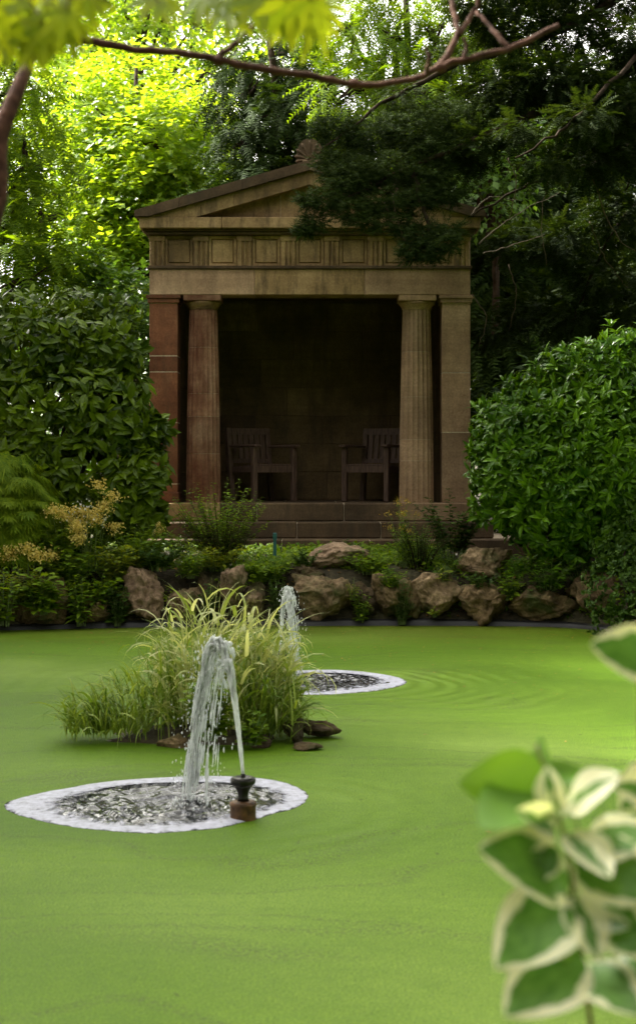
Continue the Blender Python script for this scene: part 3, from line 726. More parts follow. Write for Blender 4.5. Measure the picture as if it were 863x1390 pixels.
def ell_points(c, r, n, lo=0.55, front=0.0):
    """points in the outer shell of an ellipsoid, outward directions"""
    d = rnd(n)
    if front: d[:, 1] -= front * RNG.random(n); d = norm(d)
    q = lo + (1 - lo) * RNG.random(n) ** 0.6
    return np.asarray(c) + d * np.asarray(r) * q[:, None], norm(d / np.asarray(r))
def sprays(blocks, tmpl, org, out, k, length, leaf, droop=0.25, spread=0.9, upmix=1.0, jit=0.35):
    """k leaves set alternately along a short twig at each origin"""
    n = len(org)
    d = norm(out + 0.55 * rnd(n) + np.array([0, 0, 0.15]))
    ln = length * RNG.uniform(0.6, 1.25, n)
    side = norm(np.cross(d, np.array([0, 0, 1.0]) + 0.3 * rnd(n)))
    for j in range(k):
        t = (j + 0.6) / k
        p = org + d * (ln * t)[:, None] + np.array([0, 0, -1.0]) * (droop * ln * t * t)[:, None]
        s = (1 if j % 2 else -1)
        a = norm(d * (1.0 - spread * 0.4) + side * s * spread * (0.0 if j == k - 1 else 1.0) + np.array([0, 0, -droop * 1.2]) + jit * rnd(n))
        up = np.array([0, 0, upmix]) + 0.45 * out + 0.55 * rnd(n)
        scatter(blocks, tmpl, p, a, up, leaf * RNG.uniform(0.7, 1.25, n))
    return d, ln

def curve(p0, p1, n=8, sag=0.0, wob=0.1):
    t = np.linspace(0, 1, n)[:, None]; p0 = np.asarray(p0, float); p1 = np.asarray(p1, float)
    L = np.linalg.norm(p1 - p0); q = p0 + (p1 - p0) * t + np.array([0, 0, 1.0]) * sag * L * 4 * t * (1 - t)
    w = RNG.normal(size=(n, 3)) * wob * L / n; w[0] = 0; w[-1] = 0
    return q + w
def smooth_poly(pts, n=24):
    p = np.asarray(pts, float); p = np.vstack([2 * p[0] - p[1], p, 2 * p[-1] - p[-2]]); out = []
    for i in range(1, len(p) - 2):
        for t in np.linspace(0, 1, max(2, n // (len(p) - 3)), endpoint=False):
            p0, p1, p2, p3 = p[i - 1:i + 3]
            out.append(0.5 * (2 * p1 + (p2 - p0) * t + (2 * p0 - 5 * p1 + 4 * p2 - p3) * t * t + (3 * p1 - p0 - 3 * p2 + p3) * t ** 3))
    out.append(p[-2]); return np.array(out)

def gz1(x, y): return float(ground_z([x], [y])[0])
def broad_tree(name, label, base, clumps, mat, n_spray, k=6, spray=0.5, leaf=0.10, tmpl=None, trunk_r=0.14, bark=None, group=None, droop=0.25, lo=0.45, front=0.35, cat='tree', lean=None):
    z = gz1(base[0], base[1]) - 0.05
    root = empty(name, (base[0], base[1], z), label, cat, group)
    clumps = [(np.asarray(c, float), np.asarray(r, float) * np.ones(3)) for c, r in clumps]
    cen = np.mean([c for c, r in clumps], 0); topz = max(c[2] for c, r in clumps)
    b0 = np.array([base[0], base[1], z]); tip = np.array([cen[0], cen[1], topz]) if lean is None else np.asarray(lean, float)
    tr = MB(); tp = curve(b0, tip, 10, 0, 0.12); tr.tube(tp, np.linspace(trunk_r, trunk_r * 0.22, 10), 9)
    for c, r in clumps:
        h = np.clip((c[2] - 0.25 * (c[2] - z) - z) / max(tip[2] - z, .1), 0.15, 0.9); f = h * 9; i = int(f); s = tp[i] + (tp[min(i + 1, 9)] - tp[i]) * (f - i)
        tr.tube(curve(s, c + RNG.normal(size=3) * r * 0.2, 7, 0.04, 0.25), np.linspace(trunk_r * 0.42, 0.012, 7), 6)
        for q in range(5):
            e, _ = ell_points(c, r * 0.85, 1, 0.7); tr.tube(curve(c + RNG.normal(size=3) * 0.05, e[0], 6, 0.05, 0.3), np.linspace(trunk_r * 0.16 + 0.006, 0.005, 6), 5)
    put('trunk', tr, bark or M_BARK, root, True)
    vol = np.array([np.prod(r) ** (2 / 3) for c, r in clumps]); vol /= vol.sum(); blocks = []
    for (c, r), v in zip(clumps, vol):
        p, o = ell_points(c, r, max(6, int(n_spray * v)), lo, front)
        # drop some patches so that gaps stay open
        keep = vnoise(p * (1.6 / max(0.3, float(np.mean(r)))) + 3.1) > -0.42
        sprays(blocks, tmpl or T_fold(), p[keep], o[keep], k, spray, leaf, droop)
    put_blocks('crown', blocks, mat, root)
    return root
def clump_px(lst, dscale=0.9):
    """(px, py, d, radius in px) -> centre, radii"""
    return [(P(px, py, d), np.array([r * d / F, r * d / F * dscale, r * d / F * 0.85])) for px, py, d, r in lst]

L_LIME = leaf_mat('lime_leaf', (0.11, 0.22, 0.012), (0.30, 0.42, 0.03), 0.5, 0.55, (1.7, 1.5, 0.5))
L_GREEN = leaf_mat('green_leaf', (0.045, 0.11, 0.014), (0.12, 0.23, 0.03), 0.45, 0.42, (1.6, 1.45, 0.5))
L_FERN = leaf_mat('frond_leaf', (0.05, 0.115, 0.004), (0.16, 0.25, 0.010), 0.7, 0.5, spec=0.1)
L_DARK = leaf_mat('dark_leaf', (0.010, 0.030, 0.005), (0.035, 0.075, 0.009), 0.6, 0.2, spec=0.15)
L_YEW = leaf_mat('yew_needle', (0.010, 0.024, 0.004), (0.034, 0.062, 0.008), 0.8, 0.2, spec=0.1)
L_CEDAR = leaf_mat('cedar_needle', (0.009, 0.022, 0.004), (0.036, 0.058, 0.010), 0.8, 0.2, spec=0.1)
L_LAUREL = leaf_mat('laurel_leaf', (0.016, 0.042, 0.002), (0.125, 0.195, 0.006), 0.32, 0.18, spec=0.16)
L_RHODO = leaf_mat('rhododendron_leaf', (0.022, 0.075, 0.003), (0.120, 0.245, 0.008), 0.32, 0.22, spec=0.16)
L_LACE = leaf_mat('laceleaf', (0.08, 0.16, 0.006), (0.22, 0.30, 0.012), 0.6, 0.45, spec=0.15)
L_HERB = leaf_mat('herb_leaf', (0.06, 0.14, 0.005), (0.22, 0.32, 0.016), 0.5, 0.4, spec=0.2)
L_YHERB = leaf_mat('yellow_green_herb_leaf', (0.11, 0.17, 0.008), (0.30, 0.34, 0.025), 0.55, 0.4, spec=0.2)
L_IVY = leaf_mat('ivy_leaf', (0.018, 0.048, 0.005), (0.065, 0.125, 0.010), 0.6, 0.2, spec=0.15)
L_PLUME = leaf_mat('cream_flower', (0.55, 0.42, 0.08), (0.78, 0.66, 0.22), 0.7, 0.35, (1.1, 1.0, 0.7))
L_YFLOWER = leaf_mat('yellow_flower', (0.40, 0.26, 0.02), (0.6, 0.42, 0.05), 0.6, 0.3, (1.1, 1.0, 0.6))
L_WFLOWER = leaf_mat('white_flower', (0.7, 0.68, 0.6), (0.82, 0.8, 0.74), 0.6, 0.3, (1, 1, 1))

# ------------------------------------------------------------------ background trees
def rc(x, y, z, rx, ry=None, rz=None): return (np.array([x, y, z]), np.array([rx, ry or rx, rz or rx]))
broad_tree('maple_tree', 'sunlit lime green maple tree beside the temple roof, leafy to the ground', (-2.9, 26.5),
    clump_px([(150, 170, 27, 75), (215, 200, 26, 70), (110, 250, 26.5, 60), (190, 290, 26, 75), (255, 250, 26.5, 60), (130, 340, 26, 60), (190, 370, 25.5, 55), (260, 180, 27.5, 50), (180, 120, 28, 50), (285, 300, 26.2, 40), (75, 230, 27.4, 45)]), L_LIME, 3200, 7, 0.55, 0.125, T_fold(.36), 0.13)
broad_tree('maple_tree', 'tall yellow green maple tree reaching the sky gaps behind the lime maple', (-4.6, 32),
    clump_px([(130, 60, 33, 70), (220, 30, 33, 55), (80, 140, 32, 60), (300, 110, 33, 45), (270, 30, 34, 40), (50, 40, 33, 50), (180, -30, 33, 60), (340, 40, 34, 50), (310, 200, 32, 50)]), L_LIME, 1500, 6, 0.6, 0.13, T_fold(.34), 0.2, lo=0.3)
broad_tree('beech_tree', 'tall green tree with thin crown far behind the maples', (-2.0, 40),
    clump_px([(150, -10, 41, 80), (250, 0, 41, 70), (350, 0, 40, 60), (60, 10, 42, 80), (300, 90, 40, 60), (390, 40, 39, 60), (200, 90, 41, 70), (100, 110, 41, 70), (200, 230, 41, 110), (60, 260, 41, 110), (320, 240, 40, 90)]), L_GREEN, 1700, 6, 0.8, 0.2, T_fold(.34), 0.28, lo=0.3)
broad_tree('shade_tree', 'mid green feathery tree standing behind the laurel hedge', (-4.9, 22.5),
    clump_px([(10, 150, 23.5, 60), (40, 220, 23, 55), (-20, 240, 23, 70), (60, 300, 22.5, 50), (0, 320, 22.5, 65), (30, 380, 22, 60), (80, 370, 22.5, 40), (-40, 130, 24, 80), (20, 90, 24, 45), (-10, -60, 23, 80), (-60, -170, 23, 100), (30, -260, 23, 90), (-90, -30, 22.5, 90), (-150, -120, 22, 110), (-60, -360, 23, 90)]), L_FERN, 4600, 1, 0.3, 0.42, T_frond(9, .3, .30, .035, 4), 0.15, droop=0.5)
broad_tree('yew_tree', 'dark bushy yew tree rising directly behind the temple roof', (-0.9, 25.5),
    clump_px([(335, 130, 25, 50), (380, 70, 25.5, 60), (330, 200, 24.5, 38), (390, 170, 24.5, 55), (440, 130, 24.8, 60), (350, 250, 24, 40), (450, 220, 24.5, 60), (400, 280, 24.3, 60), (330, 300, 24, 60), (250, 330, 25.6, 40)]), L_YEW, 3600, 1, 0.3, 0.36, T_frond(9, .3, .30, .04, 5), 0.2, droop=0.5)
broad_tree('larch_tree', 'tall twiggy green larch rising behind the temple apex', (1.2, 24.5),
    clump_px([(470, 40, 24, 50), (530, 60, 23.5, 50), (440, 0, 24.5, 50), (590, 50, 23.5, 50), (540, -10, 24, 60), (480, 120, 23.5, 45), (560, 130, 23, 45), (640, 20, 24, 50), (700, -10, 24, 60)]), L_FERN, 2300, 1, 0.3, 0.40, T_frond(8, .3, .26, .03, 6), 0.17, droop=0.4)
broad_tree('hazel_tree', 'bright leaved hazel showing through a gap in the cedar boughs', (2.6, 23.6),
    clump_px([(640, 215, 22.6, 40), (690, 230, 22.8, 35), (610, 180, 23, 35), (660, 270, 22.6, 30), (720, 200, 23, 30)]), L_GREEN, 330, 6, 0.45, 0.11, T_fold(.34), 0.09)
for (bx_, by_, lst, lab) in (
    (3.4, 25.5, [(760, 300, 24.5, 90), (840, 260, 25, 90), (720, 380, 24, 70), (800, 420, 24, 90), (870, 380, 24.5, 90), (760, 160, 25, 80), (850, 130, 25, 80), (690, 300, 24.5, 60), (680, 470, 23.5, 50), (740, 500, 23.5, 60)], 'near black yew tree behind the domed rhododendron'),
    (1.9, 26.5, [(560, 200, 26, 90), (640, 120, 26, 80), (640, 300, 25.5, 90), (560, 320, 26, 80), (680, 400, 25.5, 80), (500, 260, 26, 70), (700, 200, 26, 70), (640, 500, 25.5, 80)], 'dark yew tree crowding the rear corner of the temple')):
    broad_tree('yew_tree', lab, (bx_, by_), clump_px(lst), L_YEW, 3600, 1, 0.3, 0.5, T_frond(10, .35, .32, .05, 8), 0.22, droop=0.5)
broad_tree('elder_bush', 'bright green bush filling the gap between laurel and temple wall', (-2.75, 22.4), clump_px([(175, 420, 22.6, 45), (195, 480, 22.4, 40), (120, 440, 22.8, 60), (60, 430, 22.8, 60), (170, 540, 22.4, 50), (130, 395, 22.8, 40)]), L_GREEN, 900, 7, 0.4, 0.11, T_fold(.36), 0.07, cat='bush')
# a dark belt of undergrowth closes the wood behind
for k, (x, y, r, h) in enumerate([(-9.5, 27, 2.6, 4.4), (-6.6, 29.5, 2.4, 4.0), (-3.6, 34, 2.6, 4.2), (-0.6, 31, 2.4, 5.2), (2.6, 32, 2.6, 6.0), (5.8, 30, 2.8, 7.0), (8.5, 27, 2.8, 7.0)]):
    lab = ['green shrub at the wood edge far beyond the laurel hedge', 'green shrub behind the feathery tree at the wood edge', 'tall shrub deep behind the lime maple', 'dark tree behind the yew at the back of the temple', 'dark tree deep in the wood behind the larch', 'dark tree deep in the wood behind the black yew', 'dark tree at the wood edge beyond the cedar'][k]
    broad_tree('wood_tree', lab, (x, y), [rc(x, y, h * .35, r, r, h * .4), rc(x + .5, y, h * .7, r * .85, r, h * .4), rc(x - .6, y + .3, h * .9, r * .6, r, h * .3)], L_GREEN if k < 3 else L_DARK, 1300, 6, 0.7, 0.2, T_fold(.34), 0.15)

for (x, y, w_, h, lab) in ((2.75, 21.6, .8, 2.6, 'dark bush in the gap between temple side wall and rhododendron'), (4.4, 22.4, 1.2, 2.6, 'dark bush low behind the crown of the rhododendron'), (-4.6, 21.6, 1.2, 2.2, 'dark bush low behind the laurel'), (6.4, 21.0, 1.3, 2.8, 'dark bush under the cedar trunk side'), (-6.8, 20.6, 1.3, 2.4, 'dark bush at the outer end of the laurel')):
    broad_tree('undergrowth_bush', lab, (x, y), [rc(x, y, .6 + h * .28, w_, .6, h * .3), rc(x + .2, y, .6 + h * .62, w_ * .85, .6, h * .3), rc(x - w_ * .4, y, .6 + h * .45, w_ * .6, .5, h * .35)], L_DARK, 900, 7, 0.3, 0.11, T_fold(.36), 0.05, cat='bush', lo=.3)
# ------------------------------------------------------------------ the cedar whose boughs hang before the temple
def build_cedar():
    base = (4.35, 19.2); z = gz1(*base) - 0.05
    root = empty('cedar_tree', (*base, z), 'old dark cedar with boughs hanging across the temple pediment', 'tree')
    tr = MB(); top = np.array([4.5, 19.4, 12.5]); tp = curve((*base, z), top, 12, 0, 0.06); tr.tube(tp, np.linspace(0.34, 0.08, 12), 11); put('trunk', tr, M_BARK, root, True)
    limbs = [
        [(930, 60, 19.0), (800, 118, 18.4), (700, 165, 17.9), (610, 205, 17.6), (530, 240, 17.4), (455, 280, 17.2)],
        [(930, -60, 19.0), (760, 40, 18.6), (620, 90, 18.2), (520, 140, 17.9), (440, 200, 17.6)],
        [(930, 150, 19.0), (820, 215, 18.6), (720, 250, 18.5), (640, 290, 18.6)],
        [(930, 20, 19.0), (840, 100, 17.6), (770, 170, 17.0), (700, 215, 16.8)],
        [(930, 220, 19.1), (850, 290, 18.8), (800, 380, 18.9), (770, 450, 19.0)],
        [(560, 225, 17.5), (570, 270, 17.3), (585, 320, 17.1), (600, 345, 17.0)],
        [(930, -160, 19.1), (800, -60, 18.8), (700, -20, 18.6), (600, 0, 18.5)],
        [(840, 100, 18.6), (860, 180, 18.4), (850, 260, 18.4)]]
    for l in limbs:
        pts = smooth_poly([P(*q) for q in l], 22); n = len(pts)
        pts = pts + RNG.normal(size=pts.shape) * 0.012
        r0 = 0.055 if len(l) > 4 else 0.032
        mb = MB(); mb.tube(pts, np.linspace(r0, 0.008, n), 7); put('limb', mb, M_BARK, root, True)
    # bare hanging twigs
    tw = MB()
    for q in ([(532, 262, 17.2), (540, 300, 17.1), (548, 325, 17.1), (566, 345, 17.0)], [(522, 275, 17.2), (530, 300, 17.2), (528, 320, 17.2)], [(640, 290, 18.6), (665, 268, 18.6), (705, 272, 18.6)],
              [(650, 330, 18.4), (680, 305, 18.4), (712, 285, 18.5), (760, 262, 18.5)], [(655, 345, 18.3), (690, 335, 18.3), (740, 318, 18.4)], [(800, 230, 18), (825, 300, 18), (845, 330, 18), (870, 345, 18)],
              [(770, 190, 17.4), (745, 240, 17.4), (735, 300, 17.4), (740, 360, 17.5)], [(690, 215, 17.2), (700, 250, 17.2), (690, 300, 17.3)], [(800, 300, 18.5), (820, 350, 18.5), (850, 390, 18.5)], [(690, 360, 18.9), (700, 400, 18.9), (690, 450, 19)], [(640, 400, 19.2), (660, 430, 19.2), (650, 470, 19.2)]):
        pts = smooth_poly([P(*v) for v in q], 16); tw.tube(pts + RNG.normal(size=pts.shape) * 0.006, np.linspace(0.008, 0.003, len(pts)), 5)
    put('twigs', tw, M_TWIG, root, True, kind='stuff')
    cl = [(455, 222, 17.6, 30), (440, 272, 17.3, 24), (490, 240, 17.5, 38), (478, 284, 17.3, 30), (530, 232, 17.5, 42), (520, 275, 17.3, 30), (570, 318, 17.1, 28), (600, 330, 17.0, 24), (556, 344, 17.0, 15), (585, 345, 17.0, 16), (612, 312, 17.1, 18),
          (580, 240, 17.6, 34), (418, 272, 17.2, 12), (414, 311, 17.2, 11), (428, 300, 17.2, 16), (500, 185, 17.9, 42), (450, 175, 17.8, 28), (560, 175, 17.8, 48), (545, 300, 17.2, 20), (620, 160, 18, 46), (690, 120, 18.2, 55), (760, 110, 18, 60), (830, 140, 18, 60), (640, 225, 17.8, 18),
          (740, 225, 17.2, 30), (800, 220, 18, 50), (850, 290, 18.6, 55), (700, 40, 18.6, 50), (610, 80, 18.4, 40), (780, 40, 18.6, 45), (860, 50, 18.2, 40), (540, 130, 18, 36), (700, 178, 17.4, 30), (790, 160, 17.2, 40), (860, 200, 18, 50),
          (760, 330, 18.9, 45), (820, 380, 18.9, 45), (700, 330, 19.4, 40), (770, 430, 19, 40), (720, 420, 19.6, 40), (670, 450, 20, 30), (860, 420, 19, 50), (650, 0, 18.5, 50), (740, -20, 18.7, 50), (850, -5, 18.9, 42), (790, 0, 19, 38), (870, 90, 18.6, 40), (560, 272, 17.3, 28), (602, 262, 17.5, 30), (640, 200, 17.8, 38), (500, 300, 17.2, 18), (590, 205, 17.7, 40), (470, 250, 17.4, 30)]
    blocks = []; near = []
    tuft = T_tuft(24, 3); fr = T_frond(9, .35, .30, .045, 12)
    for (px, py, d, r) in cl:
        c = P(px, py, d); rr = r * d / F; n = int((30 + rr * rr * 2300) * (1.5 if py > 140 and px < 640 else 1.0))
        p, o = ell_points(c, (rr, rr * 1.1, rr * 0.62), n, 0.25)
        a = norm(o * np.array([1, 1, .3]) + 0.6 * rnd(n) + np.array([-.25, -.1, -.12]))
        scatter(blocks, tuft if py > 140 and px < 640 else fr, p, a, np.array([0, 0, 1.0]) + 0.35 * rnd(n), RNG.uniform(0.09, 0.16, n) * (1.0 if px < 640 else 1.7))
    put_blocks('foliage', blocks, L_CEDAR, root)
build_cedar()

# ------------------------------------------------------------------ trees added out of view to shade the pond and temple front
def side_tree(x, y, h, r, lab, proto=[None]):
    z = gz1(x, y) - 0.05
    if proto[0] is None:
        t = broad_tree('shade_tree', lab, (x, y), [rc(x, y, z + h * .55, r, r, h * .28), rc(x + r * .5, y + .4, z + h * .75, r * .7, r * .7, h * .2), rc(x - r * .45, y - .6, z + h * .72, r * .75, r * .75, h * .2), rc(x, y, z + h * .9, r * .55, r * .55, h * .16), rc(x + .2, y, z + h * .32, r * .8, r * .8, h * .15)],
            L_DARK, 2600, 6, 0.9, 0.26, T_fold(.36), 0.26, group='added shade trees out of view', front=0)
        proto[0] = (t, x, y, h, r); return t
    t0, x0, y0, h0, r0 = proto[0]
    o = t0.copy(); COL.objects.link(o); o.location = (x, y, z); o.scale = (r / r0, r / r0, h / h0); o.rotation_euler[2] = RNG.uniform(0, 6.28); o['label'] = lab
    for ch in t0.children:
        c = ch.copy(); COL.objects.link(c); c.parent = o
    return o
broad_tree('sun_blocking_tree', 'tall high-crowned tree added out of view behind the outer laurel to block the sun', (-6.7, 21.3), [rc(-6.3, 21.6, 9.2, 1.5, 1.5, 1.2), rc(-5.2, 21.3, 8.6, 1.2, 1.2, 1.0), rc(-7.4, 22.4, 10.4, 1.6, 1.6, 1.3), rc(-6.2, 21.2, 11.0, 1.3, 1.3, 1.1), rc(-7.8, 21.2, 9.4, 1.4, 1.4, 1.2)], L_DARK, 2200, 6, 0.5, 0.2, T_fold(.36), 0.2, front=0, lo=.2)  # unseen, added with a high crown only to keep sun off the pond
LAB = 'broad dark tree added out of view on the bank to shade the pond'  # unseen trees, placed to darken the pond and the temple front
for (x, y, h, r) in [(8.4, 14.5, 12, 3.2), (6.7, 11.5, 13, 3.9), (7.6, 3.0, 11, 3.0), (5.2, -5.0, 12, 3.2), (-0.2, -6.5, 13, 3.6), (-4.6, -4.6, 12, 3.4), (7.8, -2.5, 12, 3.2), (-8.6, -1.5, 12, 3.2), (-9.8, 3.0, 11, 3.2), (-10.8, 8.5, 13, 3.4), (-9.6, 13.5, 13, 3.4), (-9.4, 18.5, 12, 3.2)]:
    side_tree(x, y, h, r, LAB)

# ------------------------------------------------------------------ rocks of the bank
def ico(sub):
    bm = bmesh.new(); bmesh.ops.create_icosphere(bm, subdivisions=sub, radius=1.0)
    V = np.array([v.co[:] for v in bm.verts]); Fs = np.array([[v.index for v in f.verts] for f in bm.faces]); bm.free(); return V, Fs
ICO5, ICO4 = ico(5), ico(4)
def rock_mat(name, c0, c1, c2, moss=0.35, mosscol=(0.045, 0.07, 0.015)):
    m, t, b = nodes(name)
    g = N(t, 'NewGeometry'); p = g.outputs['Position']
    n1 = N(t, 'TexNoise', Scale=4.5, Detail=8.0, Roughness=0.65); t.links.new(p, n1.inputs['Vector'])
    n2 = N(t, 'TexNoise', Scale=34.0, Detail=6.0, Roughness=0.7); t.links.new(p, n2.inputs['Vector'])
    v = N(t, 'TexVoronoi', Scale=16.0); v.feature = 'F1'; t.links.new(p, v.inputs['Vector'])
    c = ramp(t, n1.outputs[0], [(0.28, c0), (0.5, c1), (0.7, c2)])
    c = mix(t, 1.0, c, ramp(t, n2.outputs[0], [(0.3, (0.45, 0.43, 0.42)), (0.6, (1.1, 1.1, 1.1))]), 'MULTIPLY')
    n3 = N(t, 'TexNoise', Scale=2.6, Detail=5.0, Roughness=0.6); mp = N(t, 'Mapping'); mp.inputs['Location'].default_value = (4, 9, 2); t.links.new(p, mp.inputs[0]); t.links.new(mp.outputs[0], n3.inputs['Vector'])
    c = mix(t, ramp(t, n3.outputs[0], [(0.5, (0, 0, 0)), (0.62, (moss * 2,) * 3)]), c, mosscol)
    t.links.new(c, b.inputs['Base Color']); b.inputs['Roughness'].default_value = 0.9; b.inputs['Specular IOR Level'].default_value = 0.25
    ad = N(t, 'Math', operation='ADD'); t.links.new(n2.outputs[0], ad.inputs[0]); t.links.new(v.outputs['Distance'], ad.inputs[1])
    bump(t, b, ad.outputs[0], 0.9, 0.025)
    return m
M_ROCK = rock_mat('limestone', (0.075, 0.050, 0.028), (0.24, 0.165, 0.092), (0.46, 0.33, 0.195), .4)
M_ROCK_PINK = rock_mat('pinkish_limestone', (0.10, 0.066, 0.042), (0.30, 0.20, 0.128), (0.50, 0.36, 0.245), .3)
M_ROCK_BROWN = rock_mat('brown_limestone', (0.055, 0.038, 0.02), (0.18, 0.12, 0.06), (0.33, 0.23, 0.12), .4)
M_ROCK_MOSS = rock_mat('mossy_stone', (0.03, 0.022, 0.014), (0.08, 0.055, 0.03), (0.14, 0.10, 0.05), 0.45, (0.05, 0.06, 0.012))
def rock(label, px0, px1, py0, py1, d, mat=M_ROCK, seed=0, depth=None, group='limestone boulders along the pond bank', cut=0.75, big=True):
    a = P(px0, py1, d); b = P(px1, py0, d); c = (a + b) / 2; r = np.array([(b[0] - a[0]) / 2 * (1.12 if big else 1.0), depth or (b[0] - a[0]) * 0.42, (b[2] - a[2]) / 2])
    V, Fs = ICO5 if big else ICO4; V = V.copy(); q = V * 1.0 + seed * 3.7
    rs = np.random.default_rng(seed)
    for k in range(14):           # knock flat facets off the ball
        nrm = norm(rs.normal(size=3)); h = rs.uniform(0.5, 0.85); ex = np.maximum(V @ nrm - h, 0); V -= ex[:, None] * nrm * 0.9
    rg = 1 - np.abs(fbm(q * 2.3 + 11, 3))
    V = V * (1 + 0.24 * fbm(q * 1.2, 3) + 0.16 * (rg - .6) + 0.08 * fbm(q * 5.5, 3) - 0.10 * np.maximum(0, fbm(q * 3.7 + 5, 2) - .25))[:, None]
    V = V / np.maximum(V.max(0), -V.min(0)) * 1.06
    W_ = V * r + c
    mb = MB(); mb.add(W_, Fs.tolist())
    put('boulder', mb, mat, smooth=True, label=label, cat='rock', group=group, loc=(c[0], c[1], c[2] - r[2]))
R = [
 ('brown boulder under the goldenrod by the drooping maple', 8, 90, 782, 858, 16.75, M_ROCK_BROWN), ('small brown rock below the leafy border at the pond liner', 105, 165, 795, 853, 16.85, M_ROCK_BROWN),
 ('craggy grey-pink boulder below the dark bushy herb', 168, 230, 770, 852, 16.98, M_ROCK_PINK), ('rough grey boulder behind the island grass tips', 222, 282, 792, 850, 17.0, M_ROCK),
 ('tall pointed pinkish boulder behind the ribbon grass', 300, 334, 768, 836, 17.0, M_ROCK_PINK), ('squat pinkish rock beside the tall pointed boulder', 328, 362, 783, 838, 17.05, M_ROCK_PINK),
 ('broad flat pale boulder lying just below the temple steps', 394, 500, 737, 783, 17.75, M_ROCK_PINK), ('large pitted grey boulder right of the far water jet', 396, 478, 780, 848, 17.12, M_ROCK),
 ('brown rounded boulder with ivy growing in front', 506, 566, 780, 848, 17.1, M_ROCK_BROWN), ('wide dark boulder between ivy and pale lichen boulder', 552, 626, 776, 846, 17.15, M_ROCK),
 ('upright pale boulder at the end of the lowest step', 610, 690, 733, 795, 17.5, M_ROCK), ('yellow-brown lichened boulder over the dead leaves', 624, 700, 786, 850, 17.1, M_ROCK_BROWN),
 ('low ledge-like brown rock under the domed rhododendron', 694, 782, 792, 846, 17.0, M_ROCK_BROWN), ('shadowed brown boulder behind the waterside shrub', 772, 868, 774, 846, 16.95, M_ROCK_BROWN),
 ('small mossy rock under the flat pale boulder', 392, 442, 765, 792, 17.45, M_ROCK_MOSS), ('little brown rock wedged behind the ivy', 474, 512, 790, 846, 17.2, M_ROCK_MOSS),
 ('shadowed boulder at the foot of the drooping maple', -70, 14, 785, 862, 16.6, M_ROCK_BROWN), ('rough rock half buried behind the pinkish boulders', 268, 306, 780, 848, 17.15, M_ROCK_MOSS)]
for i, (lab, a, b, c, d_, dd, mt) in enumerate(R): rock(lab, a, b, c, d_, dd, mt, i + 1, depth=max(0.24, (b - a) * dd / F * 0.45))

# ------------------------------------------------------------------ the laurel: 300 leaves that show largest are parts, the rest one mass
def build_laurel():
    b0 = (-2.75, 18.6); z = gz1(*b0) - 0.05
    root = empty('laurel_bush', (*b0, z), 'large dark glossy laurel bush against the left flank of the temple', 'bush')
    st = MB()
    tops = []
    cl = [(40, 470, 18.3, 75), (110, 470, 18.3, 62), (145, 470, 18.3, 48), (60, 560, 18.1, 80), (125, 560, 18.1, 68), (165, 590, 18.1, 50), (110, 640, 18.0, 65), (165, 670, 17.9, 48), (30, 640, 18.0, 70), (100, 700, 18.0, 55), (-40, 520, 18.3, 90), (-40, 640, 18.1, 90), (172, 525, 18.3, 26), (196, 640, 17.9, 30), (190, 705, 17.9, 30), (20, 430, 18.6, 45), (100, 430, 18.7, 45), (150, 432, 18.6, 38), (205, 585, 18.0, 20), (-40, 440, 18.6, 60)]
    cl = clump_px(cl, 0.7)
    for c, r in cl:
        st.tube(curve((b0[0] + RNG.normal() * .15, b0[1], z), c, 8, 0, 0.2), np.linspace(0.035, 0.008, 8), 6)
    put('stems', st, M_BARK, root, True)
    tm = T_oval(0.20, 0.05, 0.10)
    # rosettes of leaves on the outer shell facing the pond
    P_, A_, U_, S_ = [], [], [], []
    for c, r in cl:
        n = int(36 + r[0] * r[2] * 190)
        p, o = ell_points(c, r, n, 0.72, 0.9)
        for j in range(6):
            a = rnd(n); a = norm(a - o * np.sum(a * o, 1)[:, None] * 0.85 + 0.35 * o + np.array([0, 0, -.25]))
            P_.append(p + 0.02 * rnd(n)); A_.append(a); U_.append(o + np.array([0, -0.3, 0.55]) + 0.3 * rnd(n)); S_.append(RNG.uniform(0.12, 0.235, n) * np.where(p[:, 2] > 2.9, 0.7, 1.0))
    P_ = np.vstack(P_); A_ = np.vstack(A_); U_ = np.vstack(U_); S_ = np.concatenate(S_)
    # largest in view: nearest the camera on the front of the bush
    sx = P_[:, 0] / P_[:, 1] * F + 431.5; sy = 640 - (P_[:, 2] - 1.5) / P_[:, 1] * F
    score = S_ * 1.2 - (P_[:, 1] - 17.3) * 0.16; score[(sx < 5) | (sx > 245) | (sy < 410) | (sy > 720)] = -9
    o = np.argsort(-score); big, rest = o[:300], o[300:]
    blocks = []; scatter(blocks, tm, P_[rest], A_[rest], U_[rest], S_[rest]); put_blocks('foliage', blocks, L_LAUREL, root)
    from mathutils import Matrix
    mes = []
    for k in range(4):
        Tv, Tf = T_oval(0.19 + 0.012 * k, 0.04 + 0.015 * k, 0.06 + 0.04 * k); mb = MB(); mb.add(Tv, Tf); mes.append(mb.mesh('leaf', L_LAUREL))
    off = wloc(root)
    for q, i in enumerate(big):
        Y = norm(A_[i]); X_ = norm(np.cross(Y, U_[i])); Z = np.cross(X_, Y); s = S_[i]
        lo = bpy.data.objects.new('leaf', mes[q % 4]); COL.objects.link(lo); lo.parent = root
        M = Matrix.Identity(4); p = P_[i] - off
        for r_ in range(3): M[r_][0], M[r_][1], M[r_][2], M[r_][3] = X_[r_] * s, Y[r_] * s, Z[r_] * s, p[r_]
        lo.matrix_local = M
build_laurel()

